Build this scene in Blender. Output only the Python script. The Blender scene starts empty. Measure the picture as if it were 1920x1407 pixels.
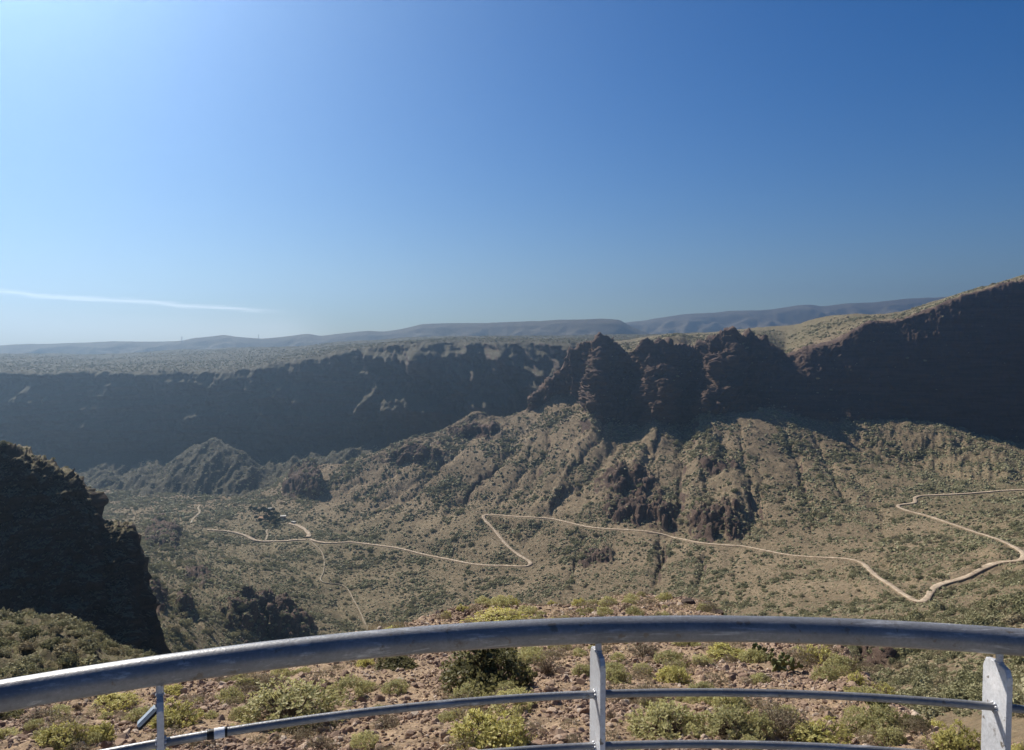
import bpy, bmesh, math, random
import numpy as np
from mathutils import Vector, Matrix
from mathutils.bvhtree import BVHTree

random.seed(7)
rng = np.random.default_rng(11)
C = bpy.context.scene.collection
PI = math.pi

# ------------------------------------------------------------------ camera model (eye at the origin, looking along +Y)
F, CX, CY, TH = 1450.0, 960.0, 703.5, math.radians(2.5)
CT, ST = math.cos(TH), math.sin(TH)

def unproj(px, py, D):
    u = (np.asarray(px, float) - CX) / F
    v = (CY - np.asarray(py, float)) / F
    k = np.asarray(D, float) / (v * ST + CT)
    return u * k, np.asarray(D, float) + 0 * u, (v * CT - ST) * k

def proj(X, Y, Z):
    c = Y * CT - Z * ST
    up = Y * ST + Z * CT
    return CX + F * X / c, CY - F * up / c

# ------------------------------------------------------------------ noise
_perm = np.random.default_rng(5).permutation(256).astype(np.int64)
_perm = np.concatenate([_perm, _perm, _perm])
_g = np.random.default_rng(6).normal(size=(256, 3))
_g = (_g / np.linalg.norm(_g, axis=1)[:, None]).astype(np.float32)

def pnoise(x, y, z):
    x = np.asarray(x, np.float64); y = np.asarray(y, np.float64); z = np.asarray(z, np.float64)
    xi = np.floor(x).astype(np.int64); yi = np.floor(y).astype(np.int64); zi = np.floor(z).astype(np.int64)
    xf = (x - xi).astype(np.float32); yf = (y - yi).astype(np.float32); zf = (z - zi).astype(np.float32)
    xi &= 255; yi &= 255; zi &= 255
    u = xf * xf * xf * (xf * (xf * 6 - 15) + 10)
    v = yf * yf * yf * (yf * (yf * 6 - 15) + 10)
    w = zf * zf * zf * (zf * (zf * 6 - 15) + 10)
    def gr(a, b, c):
        h = _perm[_perm[_perm[xi + a] + yi + b] + zi + c]
        g = _g[h]
        return g[..., 0] * (xf - a) + g[..., 1] * (yf - b) + g[..., 2] * (zf - c)
    x00 = gr(0, 0, 0) * (1 - u) + gr(1, 0, 0) * u
    x10 = gr(0, 1, 0) * (1 - u) + gr(1, 1, 0) * u
    x01 = gr(0, 0, 1) * (1 - u) + gr(1, 0, 1) * u
    x11 = gr(0, 1, 1) * (1 - u) + gr(1, 1, 1) * u
    return ((x00 * (1 - v) + x10 * v) * (1 - w) + (x01 * (1 - v) + x11 * v) * w) * 1.6

def fbm(x, y, z, oct=4, gain=0.5):
    t = 0; a = 1.0; f = 1.0
    for i in range(oct):
        t = t + a * pnoise(x * f + 13.7 * i, y * f + 7.1 * i, z * f + 3.3 * i)
        a *= gain; f *= 2.03
    return t

def ridged(x, y, z, oct=3, gain=0.5):
    t = 0; a = 1.0; f = 1.0
    for i in range(oct):
        t = t + a * (0.5 - np.abs(pnoise(x * f + 31.7 * i, y * f + 17.1 * i, z * f + 5.3 * i))) * 2
        a *= gain; f *= 2.1
    return t

def sstep(a, b, x):
    t = np.clip((x - a) / (b - a), 0, 1)
    return t * t * (3 - 2 * t)

# ------------------------------------------------------------------ tagging
def tag(o, label=None, cat=None, group=None, kind=None):
    if label: o['label'] = label
    if cat: o['category'] = cat
    if group: o['group'] = group
    if kind: o['kind'] = kind
    return o

def empty(name, loc=(0, 0, 0)):
    o = bpy.data.objects.new(name, None)
    C.objects.link(o); o.location = loc
    o.empty_display_size = 0.1
    return o

def mesh_np(name, verts, faces, mats, smooth=True):
    """verts (n,3), faces (m,k) of one polygon size."""
    me = bpy.data.meshes.new(name)
    verts = np.ascontiguousarray(verts, dtype=np.float32)
    faces = np.ascontiguousarray(faces, dtype=np.int32)
    k = faces.shape[1]
    me.vertices.add(len(verts)); me.vertices.foreach_set('co', verts.ravel())
    me.loops.add(faces.size); me.loops.foreach_set('vertex_index', faces.ravel())
    me.polygons.add(len(faces))
    me.polygons.foreach_set('loop_start', np.arange(0, faces.size, k, dtype=np.int32))
    me.polygons.foreach_set('use_smooth', np.full(len(faces), smooth))
    me.update(calc_edges=True)
    for m in (mats if isinstance(mats, (list, tuple)) else [mats]):
        me.materials.append(m)
    return me

def link(name, me, parent=None, loc=None):
    o = bpy.data.objects.new(name, me)
    C.objects.link(o)
    if parent: o.parent = parent
    if loc is not None: o.location = loc
    return o

# ------------------------------------------------------------------ materials
def new_mat(name):
    m = bpy.data.materials.new(name); m.use_nodes = True
    nt = m.node_tree; nt.nodes.clear()
    out = nt.nodes.new('ShaderNodeOutputMaterial')
    bs = nt.nodes.new('ShaderNodeBsdfPrincipled')
    nt.links.new(bs.outputs[0], out.inputs[0])
    return m, nt, bs, out

def nd(nt, t, **kw):
    n = nt.nodes.new(t)
    for k, v in kw.items():
        if k.startswith('i_'):
            n.inputs[int(k[2:])].default_value = v
        else:
            setattr(n, k, v)
    return n

def noise_n(nt, coord, scale, detail=4, rough=0.55):
    n = nd(nt, 'ShaderNodeTexNoise')
    n.inputs['Scale'].default_value = scale
    n.inputs['Detail'].default_value = detail
    n.inputs['Roughness'].default_value = rough
    nt.links.new(coord, n.inputs['Vector'])
    return n

def ramp(nt, fac, stops):
    r = nd(nt, 'ShaderNodeValToRGB')
    e = r.color_ramp.elements
    e[0].position, e[0].color = stops[0][0], (*stops[0][1], 1)
    e[1].position, e[1].color = stops[-1][0], (*stops[-1][1], 1)
    for p, c in stops[1:-1]:
        x = e.new(p); x.color = (*c, 1)
    nt.links.new(fac, r.inputs[0])
    return r

def mix(nt, fac, a, b, mode='MIX'):
    m = nd(nt, 'ShaderNodeMix', data_type='RGBA', blend_type=mode)
    for s, v in ((m.inputs[0], fac), (m.inputs[6], a), (m.inputs[7], b)):
        if isinstance(v, (int, float)): s.default_value = v
        elif isinstance(v, tuple): s.default_value = (*v, 1)
        else: nt.links.new(v, s)
    return m.outputs[2]

def terrain_mat(name, soil, soil2, dry, rock, rock2, green, sc=1.0, bump=1.0, rough=0.95):
    m, nt, bs, out = new_mat(name)
    tc = nd(nt, 'ShaderNodeTexCoord'); co = tc.outputs['Object']
    n1 = noise_n(nt, co, 0.012 * sc, 6, 0.6)
    n2 = noise_n(nt, co, 0.12 * sc, 6, 0.65)
    n3 = noise_n(nt, co, 0.8 * sc, 5, 0.7)
    c = ramp(nt, n1.outputs['Fac'], [(0.35, soil), (0.52, soil2), (0.68, dry)]).outputs[0]
    c2 = ramp(nt, n2.outputs['Fac'], [(0.3, soil2), (0.5, soil), (0.7, dry)]).outputs[0]
    c = mix(nt, 0.5, c, c2)
    ga = nd(nt, 'ShaderNodeAttribute', attribute_name='green')
    gm = nd(nt, 'ShaderNodeMath', operation='MULTIPLY'); nt.links.new(ga.outputs['Fac'], gm.inputs[0])
    gr = ramp(nt, n3.outputs['Fac'], [(0.4, (0, 0, 0)), (0.6, (1, 1, 1))]); nt.links.new(gr.outputs[0], gm.inputs[1])
    c = mix(nt, gm.outputs[0], c, green)
    n4 = noise_n(nt, co, 0.33 * sc, 4, 0.75)
    c = mix(nt, 1.0, c, ramp(nt, n4.outputs['Fac'], [(0.34, (0.62, 0.60, 0.56)), (0.5, (1.0, 1.0, 1.0)), (0.66, (1.25, 1.22, 1.18))]).outputs[0], 'MULTIPLY')
    # rock with strata
    mp = nd(nt, 'ShaderNodeMapping'); nt.links.new(co, mp.inputs[0]); mp.inputs['Scale'].default_value = (0.02 * sc, 0.02 * sc, 0.25 * sc)
    st = noise_n(nt, mp.outputs[0], 1.0, 5, 0.65)
    rk = ramp(nt, st.outputs['Fac'], [(0.35, rock), (0.62, rock2)]).outputs[0]
    rk = mix(nt, 0.35, rk, ramp(nt, n3.outputs['Fac'], [(0.3, rock), (0.7, rock2)]).outputs[0])
    at = nd(nt, 'ShaderNodeAttribute', attribute_name='rock')
    ad = nd(nt, 'ShaderNodeMath', operation='ADD'); nt.links.new(at.outputs['Fac'], ad.inputs[0])
    sb = nd(nt, 'ShaderNodeMath', operation='MULTIPLY_ADD', i_1=1.0, i_2=-0.5); nt.links.new(n2.outputs['Fac'], sb.inputs[0])
    nt.links.new(sb.outputs[0], ad.inputs[1])
    rr = nd(nt, 'ShaderNodeMapRange', interpolation_type='SMOOTHSTEP', i_1=0.35, i_2=0.65); nt.links.new(ad.outputs[0], rr.inputs[0])
    c = mix(nt, rr.outputs[0], c, rk)
    nt.links.new(c, bs.inputs['Base Color'])
    bs.inputs['Roughness'].default_value = rough
    bs.inputs['Specular IOR Level'].default_value = 0.15
    if bump:
        bp = nd(nt, 'ShaderNodeBump', i_0=0.8 * bump)
        bp.inputs['Distance'].default_value = 1.5 / sc
        nt.links.new(n3.outputs['Fac'], bp.inputs['Height'])
        nt.links.new(bp.outputs[0], bs.inputs['Normal'])
    return m

M = {}
M['valley'] = terrain_mat('valley_soil', (0.165, 0.123, 0.078), (0.225, 0.168, 0.107), (0.330, 0.250, 0.163), (0.058, 0.039, 0.030), (0.135, 0.090, 0.066), (0.110, 0.112, 0.048))
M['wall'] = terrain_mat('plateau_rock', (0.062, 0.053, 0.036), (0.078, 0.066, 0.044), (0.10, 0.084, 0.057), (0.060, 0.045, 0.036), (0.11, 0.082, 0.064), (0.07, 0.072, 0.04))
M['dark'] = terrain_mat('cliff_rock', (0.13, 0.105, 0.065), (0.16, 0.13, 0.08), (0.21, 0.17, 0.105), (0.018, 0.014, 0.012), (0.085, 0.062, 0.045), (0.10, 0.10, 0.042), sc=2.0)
M['far'] = terrain_mat('far_hill_soil', (0.13, 0.105, 0.08), (0.15, 0.12, 0.09), (0.17, 0.14, 0.10), (0.10, 0.08, 0.065), (0.14, 0.11, 0.09), (0.09, 0.09, 0.055), sc=0.3)
M['near'] = terrain_mat('rubble_soil', (0.285, 0.200, 0.130), (0.350, 0.250, 0.165), (0.440, 0.325, 0.222), (0.16, 0.10, 0.07), (0.27, 0.17, 0.12), (0.20, 0.165, 0.085), sc=22.0, bump=0.9)

def simple_mat(name, c1, c2, scale=3.0, rough=0.9, metallic=0.0, bump=0.0, spec=0.2, rnd=None, coord='Object', trans=0.0):
    m, nt, bs, out = new_mat(name)
    tc = nd(nt, 'ShaderNodeTexCoord')
    n = noise_n(nt, tc.outputs[coord], scale, 5, 0.6)
    c = ramp(nt, n.outputs['Fac'], [(0.35, c1), (0.65, c2)]).outputs[0]
    if rnd:
        oi = nd(nt, 'ShaderNodeObjectInfo')
        c3 = ramp(nt, oi.outputs['Random'], rnd).outputs[0]
        c = mix(nt, 0.7, c, c3)
    nt.links.new(c, bs.inputs['Base Color'])
    bs.inputs['Roughness'].default_value = rough
    bs.inputs['Metallic'].default_value = metallic
    bs.inputs['Specular IOR Level'].default_value = spec
    if bump:
        bp = nd(nt, 'ShaderNodeBump', i_0=bump); bp.inputs['Distance'].default_value = 0.02
        nt.links.new(n.outputs['Fac'], bp.inputs['Height']); nt.links.new(bp.outputs[0], bs.inputs['Normal'])
    if trans:
        tr = nd(nt, 'ShaderNodeBsdfTranslucent'); nt.links.new(c, tr.inputs[0])
        mx = nd(nt, 'ShaderNodeMixShader', i_0=trans)
        nt.links.new(bs.outputs[0], mx.inputs[1]); nt.links.new(tr.outputs[0], mx.inputs[2]); nt.links.new(mx.outputs[0], out.inputs[0])
    return m

M['scrub'] = simple_mat('scrub_leaf', (0.20, 0.20, 0.11), (0.34, 0.33, 0.20), 1.5,
                        rnd=[(0.0, (0.150, 0.145, 0.068)), (0.35, (0.260, 0.243, 0.122)), (0.75, (0.360, 0.325, 0.190)), (1.0, (0.300, 0.230, 0.142))], trans=0.18)
M['road'] = simple_mat('dirt_road', (0.27, 0.205, 0.14), (0.50, 0.40, 0.285), 0.22)
M['path'] = simple_mat('foot_path', (0.21, 0.17, 0.115), (0.30, 0.25, 0.17), 0.3)

# ------------------------------------------------------------------ lofted terrain sheets
def gsmooth(a, s, axis):
    if s <= 0: return a
    r = int(3 * s) + 1
    k = np.exp(-0.5 * (np.arange(-r, r + 1) / s) ** 2); k /= k.sum()
    a = np.moveaxis(a, axis, 0)
    p = np.concatenate([np.repeat(a[:1], r, 0), a, np.repeat(a[-1:], r, 0)], 0)
    out = sum(k[i] * p[i:i + len(a)] for i in range(2 * r + 1))
    return np.moveaxis(out, 0, axis)

def loft(px, rows, step=1.7, hs=3.0, vs=2.0, extra=None):
    """rows: nearest first; each a list of (px, py, depth). Returns X,Y,Z grids (row, column), row parameter."""
    px = np.asarray(px, float)
    P = []
    for r in rows:
        r = np.array(r, float)
        y = np.interp(px, r[:, 0], r[:, 1]); d = np.interp(px, r[:, 0], r[:, 2])
        y = gsmooth(y, hs, 0); d = gsmooth(d, hs, 0)
        P.append(np.array(unproj(px, y, d)))
    P = np.array(P)                                   # rows,3,cols
    G = []; T = []
    for i in range(len(rows) - 1):
        a, b = P[i], P[i + 1]
        pa = proj(*a)[1]; pb = proj(*b)[1]
        n = int(max(4, np.percentile(np.abs(pa - pb), 85) / step))
        if extra and i in extra: n = max(n, extra[i])
        for k in range(n):
            t = k / n
            G.append(a * (1 - t) + b * t); T.append(i + t)
    G.append(P[-1]); T.append(len(rows) - 1)
    G = np.array(G); T = np.array(T)
    if vs: G = gsmooth(G, vs, 0)
    return G[:, 0].copy(), G[:, 1].copy(), G[:, 2].copy(), T

def normals(X, Y, Z):
    P = np.stack([X, Y, Z], -1)
    du = np.gradient(P, axis=1); dv = np.gradient(P, axis=0)
    n = np.cross(du, dv)
    return n / (np.linalg.norm(n, axis=-1, keepdims=True) + 1e-9)

def grid_mesh(name, X, Y, Z, mat, rock=None, green=None):
    m, n = X.shape
    idx = np.arange(m * n).reshape(m, n)
    f = np.stack([idx[:-1, :-1], idx[:-1, 1:], idx[1:, 1:], idx[1:, :-1]], -1).reshape(-1, 4)
    me = mesh_np(name, np.stack([X, Y, Z], -1).reshape(-1, 3), f, mat)
    for nm, v in (('rock', rock), ('green', green)):
        if v is not None:
            a = me.attributes.new(nm, 'FLOAT', 'POINT'); a.data.foreach_set('value', np.ascontiguousarray(v.ravel(), dtype=np.float32))
    return me

def seg_dist(px, py, poly):
    best = np.full(px.shape, 1e9); par = np.zeros(px.shape)
    L = 0; tot = sum(math.dist(poly[i], poly[i + 1]) for i in range(len(poly) - 1))
    for (x0, y0), (x1, y1) in zip(poly[:-1], poly[1:]):
        dx, dy = x1 - x0, y1 - y0; l2 = dx * dx + dy * dy
        t = np.clip(((px - x0) * dx + (py - y0) * dy) / l2, 0, 1)
        d = np.hypot(px - x0 - t * dx, py - y0 - t * dy)
        q = d < best
        best = np.where(q, d, best); par = np.where(q, (L + t * math.sqrt(l2)) / tot, par)
        L += math.sqrt(l2)
    return best, par

# ================================================================== far ridges
def ridge(name, crest, D, px0, px1, drop, amp, seed, step=4.0, mat='far'):
    px = np.arange(px0, px1, step)
    c = np.array(crest, float)
    yc = gsmooth(np.interp(px, c[:, 0], c[:, 1]), 1.2, 0)
    Ds = np.array([0.62, 0.72, 0.80, 0.87, 0.92, 0.96, 0.985, 1.0, 1.03, 1.08]) * D
    X = []; Y = []; Z = []
    x, y, z = unproj(px, yc, np.full_like(px, D))
    base = -255.0 if drop is None else drop
    prof = np.array([0.0, 0.10, 0.22, 0.38, 0.52, 0.74, 0.93, 1.0, 0.97, 0.7])
    sub = 14
    Dd = np.interp(np.linspace(0, 9, 9 * sub + 1), np.arange(10), Ds); pp = np.interp(np.linspace(0, 9, 9 * sub + 1), np.arange(10), prof)
    for d, p in zip(Dd, pp):
        X.append(x * d / D); Y.append(y * d / D); Z.append(base + (z - base) * p)
    X, Y, Z = map(np.array, (X, Y, Z))
    w = np.clip((pp - 0.02) * 3, 0, 1) * np.clip((1.0 - pp) * 4, 0.08, 1)
    s = D / 14.0
    Z = Z + w[:, None] * amp * (ridged(X / s, Y / s, np.full_like(X, seed), 4) - 0.9)
    rock = sstep(0.45, 0.8, 1 - normals(X, Y, Z)[..., 2] ** 2)
    return link(name, grid_mesh(name, X, Y, Z, M[mat], rock, np.full_like(X, 0.5)))

tag(ridge('far_ridge', [(-500, 652), (-200, 650), (0, 648), (50, 645), (150, 643), (210, 640), (260, 641), (340, 640), (365, 634), (420, 628), (440, 632), (490, 635), (530, 632), (580, 626), (600, 630), (640, 626), (690, 620), (720, 622), (770, 614), (790, 608), (830, 607), (905, 606), (950, 604), (1000, 602), (1060, 600), (1130, 598), (1163, 600), (1180, 611), (1220, 628), (1400, 660), (1700, 690)], 4500, -500, 1700, -240, 26, 3.3), kind='structure')
tag(ridge('far_mountains', [(700, 660), (1000, 640), (1100, 618), (1170, 606), (1200, 603), (1280, 590), (1370, 584), (1400, 582), (1450, 580), (1500, 573), (1520, 571), (1540, 574), (1600, 569), (1640, 567), (1700, 560), (1780, 556), (1920, 543), (2100, 530), (2500, 525)], 6400, 700, 2500, -240, 72, 8.1), kind='structure')

# ================================================================== far plateau with its shaded wall
px = np.arange(-420, 1620, 2.0)
top = [(-420, 664), (0, 660), (200, 662), (300, 655), (420, 650), (550, 647), (640, 640), (700, 636), (830, 630), (1000, 627), (1170, 627), (1300, 622), (1620, 615)]
rim = [(-420, 686), (-200, 688), (0, 690), (60, 693), (100, 697), (170, 691), (230, 693), (300, 692), (370, 690), (430, 690), (480, 685), (530, 676), (560, 668), (600, 665), (640, 655), (700, 648), (740, 640), (860, 638), (940, 637), (1060, 640), (1200, 640), (1620, 640)]
def off(r, dy, D):   # row from a (px,y) list, an offset and a depth list
    p = np.array(r, float); dd = np.array(D, float)
    xs = np.arange(-420, 1621, 20.0)
    return [(x, np.interp(x, p[:, 0], p[:, 1]) + dy, np.interp(x, dd[:, 0], dd[:, 1])) for x in xs]
rows2 = [
    [(-420, 960, 1150), (1620, 960, 1150)],
    [(-420, 938, 1250), (180, 938, 1250), (240, 936, 1240), (330, 935, 1240), (400, 938, 1230), (470, 935, 1240), (520, 925, 1260), (1620, 915, 1300)],
    [(-420, 918, 1330), (170, 915, 1320), (195, 890, 1335), (215, 905, 1325), (240, 900, 1330), (260, 885, 1345), (300, 895, 1330), (330, 870, 1320), (400, 868, 1310), (440, 875, 1310), (480, 890, 1330), (500, 895, 1340), (530, 885, 1340), (580, 880, 1350), (1620, 880, 1350)],
    [(-420, 905, 1400), (170, 900, 1400), (300, 885, 1400), (340, 860, 1380), (370, 835, 1380), (400, 820, 1385), (420, 828, 1385), (450, 852, 1390), (490, 885, 1410), (560, 870, 1420), (640, 850, 1430), (1620, 850, 1430)],
    [(-420, 860, 1530), (400, 850, 1525), (700, 830, 1530), (1620, 820, 1530)],
    [(-420, 790, 1556), (400, 780, 1552), (700, 760, 1552), (1000, 740, 1562), (1620, 740, 1562)],
    off(rim, 45, [(-420, 1582), (1620, 1588)]),
    off(rim, 8, [(-420, 1600), (1620, 1610)]),
    off(rim, 0, [(-420, 1625), (1620, 1650)]),
    off([(a, (b + 2 * np.interp(a, *np.array(rim).T)) / 3) for a, b in top], 0, [(-420, 1850), (400, 1900), (1620, 1900)]),
    off(top, 0, [(-420, 3000), (1620, 2900)]),
    off(top, 14, [(-420, 3500), (1620, 3500)]),
]
X, Y, Z, T = loft(px, rows2, step=1.8, hs=3, vs=2.0)
N = normals(X, Y, Z)
wallw = (sstep(3.6, 4.3, T) * (1 - sstep(7.6, 8.4, T)))[:, None]
upw = (sstep(5.2, 6.6, T) * (1 - sstep(8.0, 9.2, T)))[:, None]
# big buttresses: spurs pushed towards the viewer, recesses between
b = ridged(X / 190, np.full_like(X, 4.2), Z / 900, 3, 0.55) - 0.75
ramp_ = 0.45 + 0.75 * sstep(-500, -150, X)
b = ridged(X / 170 + 0.35 * Z / 120, np.full_like(X, 4.2), Z / 260, 4, 0.55) - 0.85 + 0.35 * fbm(X / 40, Y / 40, Z / 40, 3)
spw = (sstep(3.8, 5.0, T) * (1 - sstep(5.7, 7.4, T)))[:, None]
Y2 = Y - b * 30 * upw * ramp_ - b * 20 * wallw * ramp_ - sstep(-0.05, 0.9, b) * 62 * spw * ramp_
b2 = ridged(X / 60, Z / 130, np.full_like(X, 1.7), 5, 0.6) - 1.0
Y2 = Y2 - b2 * 13 * wallw
led = ridged(X / 300, Z / 30, Y / 300, 3) - 0.8
Y2 = Y2 - led * 13 * wallw
Y = Y2
talw = (sstep(0.6, 1.2, T) * (1 - sstep(3.6, 4.6, T)))[:, None]
Z = Z + talw * (fbm(X / 50, Y / 50, X * 0, 4) * 7.5 + (ridged(X / 60, Y / 200, X * 0 + 2, 4, 0.6) - 0.9) * 9)
platw = sstep(8.0, 9.4, T)[:, None]
Z = Z + platw * (fbm(X / 240, Y / 240, X * 0 + 5, 5) * 7 - 2) + (1 - platw) * 0
Z = Z + fbm(X / 14, Y / 14, Z / 14, 3) * 1.1
N = normals(X, Y, Z)
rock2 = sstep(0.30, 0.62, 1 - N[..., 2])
S2 = (X, Y, Z, np.broadcast_to(T[:, None], X.shape), N)
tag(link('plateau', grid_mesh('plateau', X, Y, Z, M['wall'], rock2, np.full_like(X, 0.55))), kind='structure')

# ================================================================== valley, talus slopes, crags and right-hand mountain
def flat(y, pts): return [(a, y, d) for a, d in pts]
rows3 = [
    flat(1450, [(-250, 110), (150, 150), (300, 230), (500, 400), (700, 430), (900, 420), (1100, 330), (1300, 220), (1500, 140), (1700, 100), (1920, 75), (2150, 60)]),
    flat(1330, [(-250, 150), (150, 210), (300, 300), (500, 470), (700, 500), (900, 490), (1100, 400), (1300, 290), (1500, 200), (1700, 150), (1920, 115), (2150, 90)]),
    flat(1230, [(-250, 200), (150, 270), (300, 360), (500, 560), (700, 600), (900, 585), (1100, 510), (1300, 400), (1500, 300), (1700, 225), (1920, 175), (2150, 140)]),
    flat(1130, [(-250, 300), (150, 380), (300, 480), (400, 570), (500, 660), (650, 735), (900, 715), (1100, 660), (1300, 560), (1500, 470), (1740, 390), (1920, 320), (2150, 270)]),
    flat(1050, [(-250, 480), (150, 560), (300, 680), (400, 770), (500, 840), (650, 880), (800, 870), (1000, 800), (1200, 720), (1400, 650), (1640, 560), (1800, 490), (1920, 430), (2150, 380)]),
    flat(1000, [(-250, 700), (150, 780), (300, 850), (400, 930), (500, 985), (650, 985), (800, 940), (1000, 860), (1200, 800), (1400, 735), (1600, 670), (1800, 600), (1920, 550), (2150, 500)]),
    flat(940, [(-250, 1150), (200, 1180), (400, 1195), (500, 1175), (600, 1110), (700, 1070), (800, 1035), (1000, 953), (1200, 880), (1300, 835), (1400, 800), (1600, 765), (1800, 740), (1920, 715), (2150, 660)]),
    [(-250, 918, 1300), (400, 918, 1300), (500, 915, 1290), (560, 912, 1215), (600, 895, 1170), (650, 884, 1150), (700, 870, 1150), (760, 862, 1130), (800, 860, 1120), (1000, 860, 1050), (1100, 860, 1008), (1200, 860, 972), (1300, 860, 942), (1400, 860, 905), (1500, 860, 915), (1600, 860, 925), (1800, 860, 945), (1920, 860, 960), (2150, 860, 940)],
    # foot of the crags
    [(-250, 905, 1380), (400, 905, 1380), (500, 902, 1370), (560, 893, 1260), (600, 878, 1200), (640, 874, 1175), (690, 857, 1170), (735, 846, 1160), (770, 830, 1165), (840, 808, 1180), (890, 790, 1190), (960, 784, 1190), (1000, 768, 1185), (1050, 740, 1185), (1080, 745, 1170), (1105, 775, 1085), (1125, 790, 1066), (1150, 795, 1092), (1200, 803, 1082), (1225, 788, 1056), (1255, 795, 1066), (1290, 800, 1084), (1310, 785, 1042), (1340, 776, 1036), (1400, 775, 1034), (1450, 765, 1050), (1500, 775, 1050), (1560, 790, 1038), (1620, 795, 1042), (1700, 802, 1050), (1800, 822, 1040), (1920, 842, 1025), (2150, 850, 1000)],
    [(-250, 903, 1400), (500, 900, 1390), (560, 891, 1263), (600, 875, 1205), (640, 872, 1180), (690, 855, 1177), (735, 842, 1166), (770, 827, 1172), (840, 805, 1187), (890, 783, 1198), (960, 782, 1197), (995, 766, 1190), (1000, 760, 1190), (1050, 725, 1190), (1060, 722, 1180), (1090, 720, 1165), (1105, 745, 1098), (1118, 745, 1075), (1130, 755, 1112), (1160, 760, 1120), (1198, 765, 1108), (1213, 750, 1082), (1232, 740, 1050), (1256, 742, 1056), (1268, 748, 1085), (1290, 760, 1106), (1305, 755, 1085), (1323, 742, 1046), (1348, 745, 1044), (1380, 745, 1062), (1440, 740, 1068), (1500, 735, 1080), (1560, 745, 1080), (1620, 742, 1080), (1700, 735, 1076), (1800, 740, 1068), (1920, 745, 1055), (2150, 740, 1030)],
    [(-250, 901, 1420), (500, 898, 1410), (560, 889, 1267), (600, 872, 1210), (640, 870, 1185), (690, 853, 1184), (735, 838, 1172), (770, 824, 1178), (840, 802, 1193), (890, 776, 1206), (960, 781, 1203), (995, 764, 1196), (1000, 752, 1192), (1050, 715, 1192), (1060, 700, 1185), (1090, 690, 1175), (1112, 700, 1125), (1122, 690, 1103), (1130, 700, 1150), (1160, 710, 1165), (1190, 710, 1170), (1203, 705, 1125), (1222, 695, 1088), (1252, 695, 1090), (1264, 695, 1146), (1300, 700, 1164), (1328, 705, 1152), (1344, 690, 1082), (1366, 685, 1084), (1380, 690, 1112), (1440, 700, 1115), (1500, 695, 1108), (1560, 695, 1108), (1620, 680, 1108), (1700, 665, 1105), (1800, 650, 1098), (1920, 635, 1086), (2150, 610, 1060)],
    # rim
    [(-250, 900, 1440), (500, 897, 1430), (560, 888, 1270), (600, 870, 1215), (640, 869, 1190), (690, 852, 1190), (735, 835, 1180), (770, 822, 1185), (840, 800, 1200), (890, 772, 1215), (925, 782, 1210), (960, 780, 1210), (996, 762, 1200), (1000, 745, 1195), (1020, 728, 1195), (1050, 705, 1195), (1057, 675, 1190), (1086, 655, 1185), (1112, 642, 1178), (1124, 635, 1170), (1137, 645, 1185), (1157, 658, 1190), (1188, 676, 1208), (1200, 664, 1182), (1215, 655, 1148), (1250, 650, 1138), (1262, 658, 1172), (1290, 660, 1205), (1318, 660, 1200), (1340, 642, 1152), (1373, 636, 1135), (1400, 631, 1140), (1430, 634, 1135), (1440, 650, 1140), (1472, 674, 1150), (1513, 653, 1138), (1540, 650, 1138), (1573, 640, 1138), (1597, 623, 1138), (1633, 603, 1138), (1687, 600, 1138), (1717, 588, 1136), (1753, 580, 1134), (1780, 565, 1132), (1820, 550, 1128), (1920, 523, 1118), (2150, 480, 1090)],
    [(-250, 895, 1500), (500, 893, 1490), (560, 900, 1330), (640, 885, 1250), (740, 850, 1250), (840, 820, 1260), (960, 800, 1270), (1000, 775, 1260), (1050, 730, 1260), (1057, 700, 1260), (1086, 662, 1230), (1124, 640, 1215), (1150, 655, 1270), (1185, 655, 1300), (1215, 645, 1280), (1250, 630, 1260), (1275, 629, 1270), (1300, 640, 1300), (1340, 636, 1280), (1400, 629, 1220), (1440, 640, 1230), (1472, 655, 1260), (1513, 635, 1260), (1560, 615, 1260), (1597, 608, 1230), (1633, 601, 1215), (1687, 597, 1212), (1717, 585, 1208), (1780, 561, 1205), (1920, 519, 1190), (2150, 476, 1160)],
    [(-250, 893, 1600), (500, 890, 1600), (560, 905, 1500), (740, 880, 1400), (960, 830, 1400), (1000, 800, 1400), (1057, 720, 1400), (1086, 660, 1500), (1124, 642, 1600), (1185, 636, 1700), (1250, 627, 1700), (1300, 625, 1700), (1340, 622, 1700), (1400, 616, 1700), (1440, 611, 1700), (1493, 608, 1600), (1513, 600, 1550), (1547, 592, 1500), (1580, 587, 1480), (1607, 587, 1450), (1633, 591, 1400), (1687, 586, 1500), (1717, 576, 1500), (1780, 556, 1450), (1920, 516, 1350), (2150, 470, 1300)],
    [(-250, 893, 2000), (560, 915, 2000), (1000, 820, 2000), (1086, 690, 2100), (1185, 650, 2200), (1440, 630, 2200), (1580, 610, 2000), (1717, 600, 1900), (1920, 540, 1600), (2150, 500, 1500)],
]
px = np.arange(-250, 2150, 1.6)
X, Y, Z, T = loft(px, rows3, step=1.6, hs=2.5, vs=1.6)
QX, QY = proj(X, Y, Z)
Tg = np.broadcast_to(T[:, None], X.shape)
cl = sstep(7.9, 8.3, Tg) * (1 - sstep(11.0, 11.5, Tg)) * sstep(985, 1005, QX)
tal = (1 - sstep(7.7, 8.1, Tg))
crestz = sstep(7.0, 8.0, Tg) * (1 - sstep(11.2, 12, Tg)) * (1 - sstep(985, 1005, QX)) * sstep(520, 560, QX)

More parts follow.
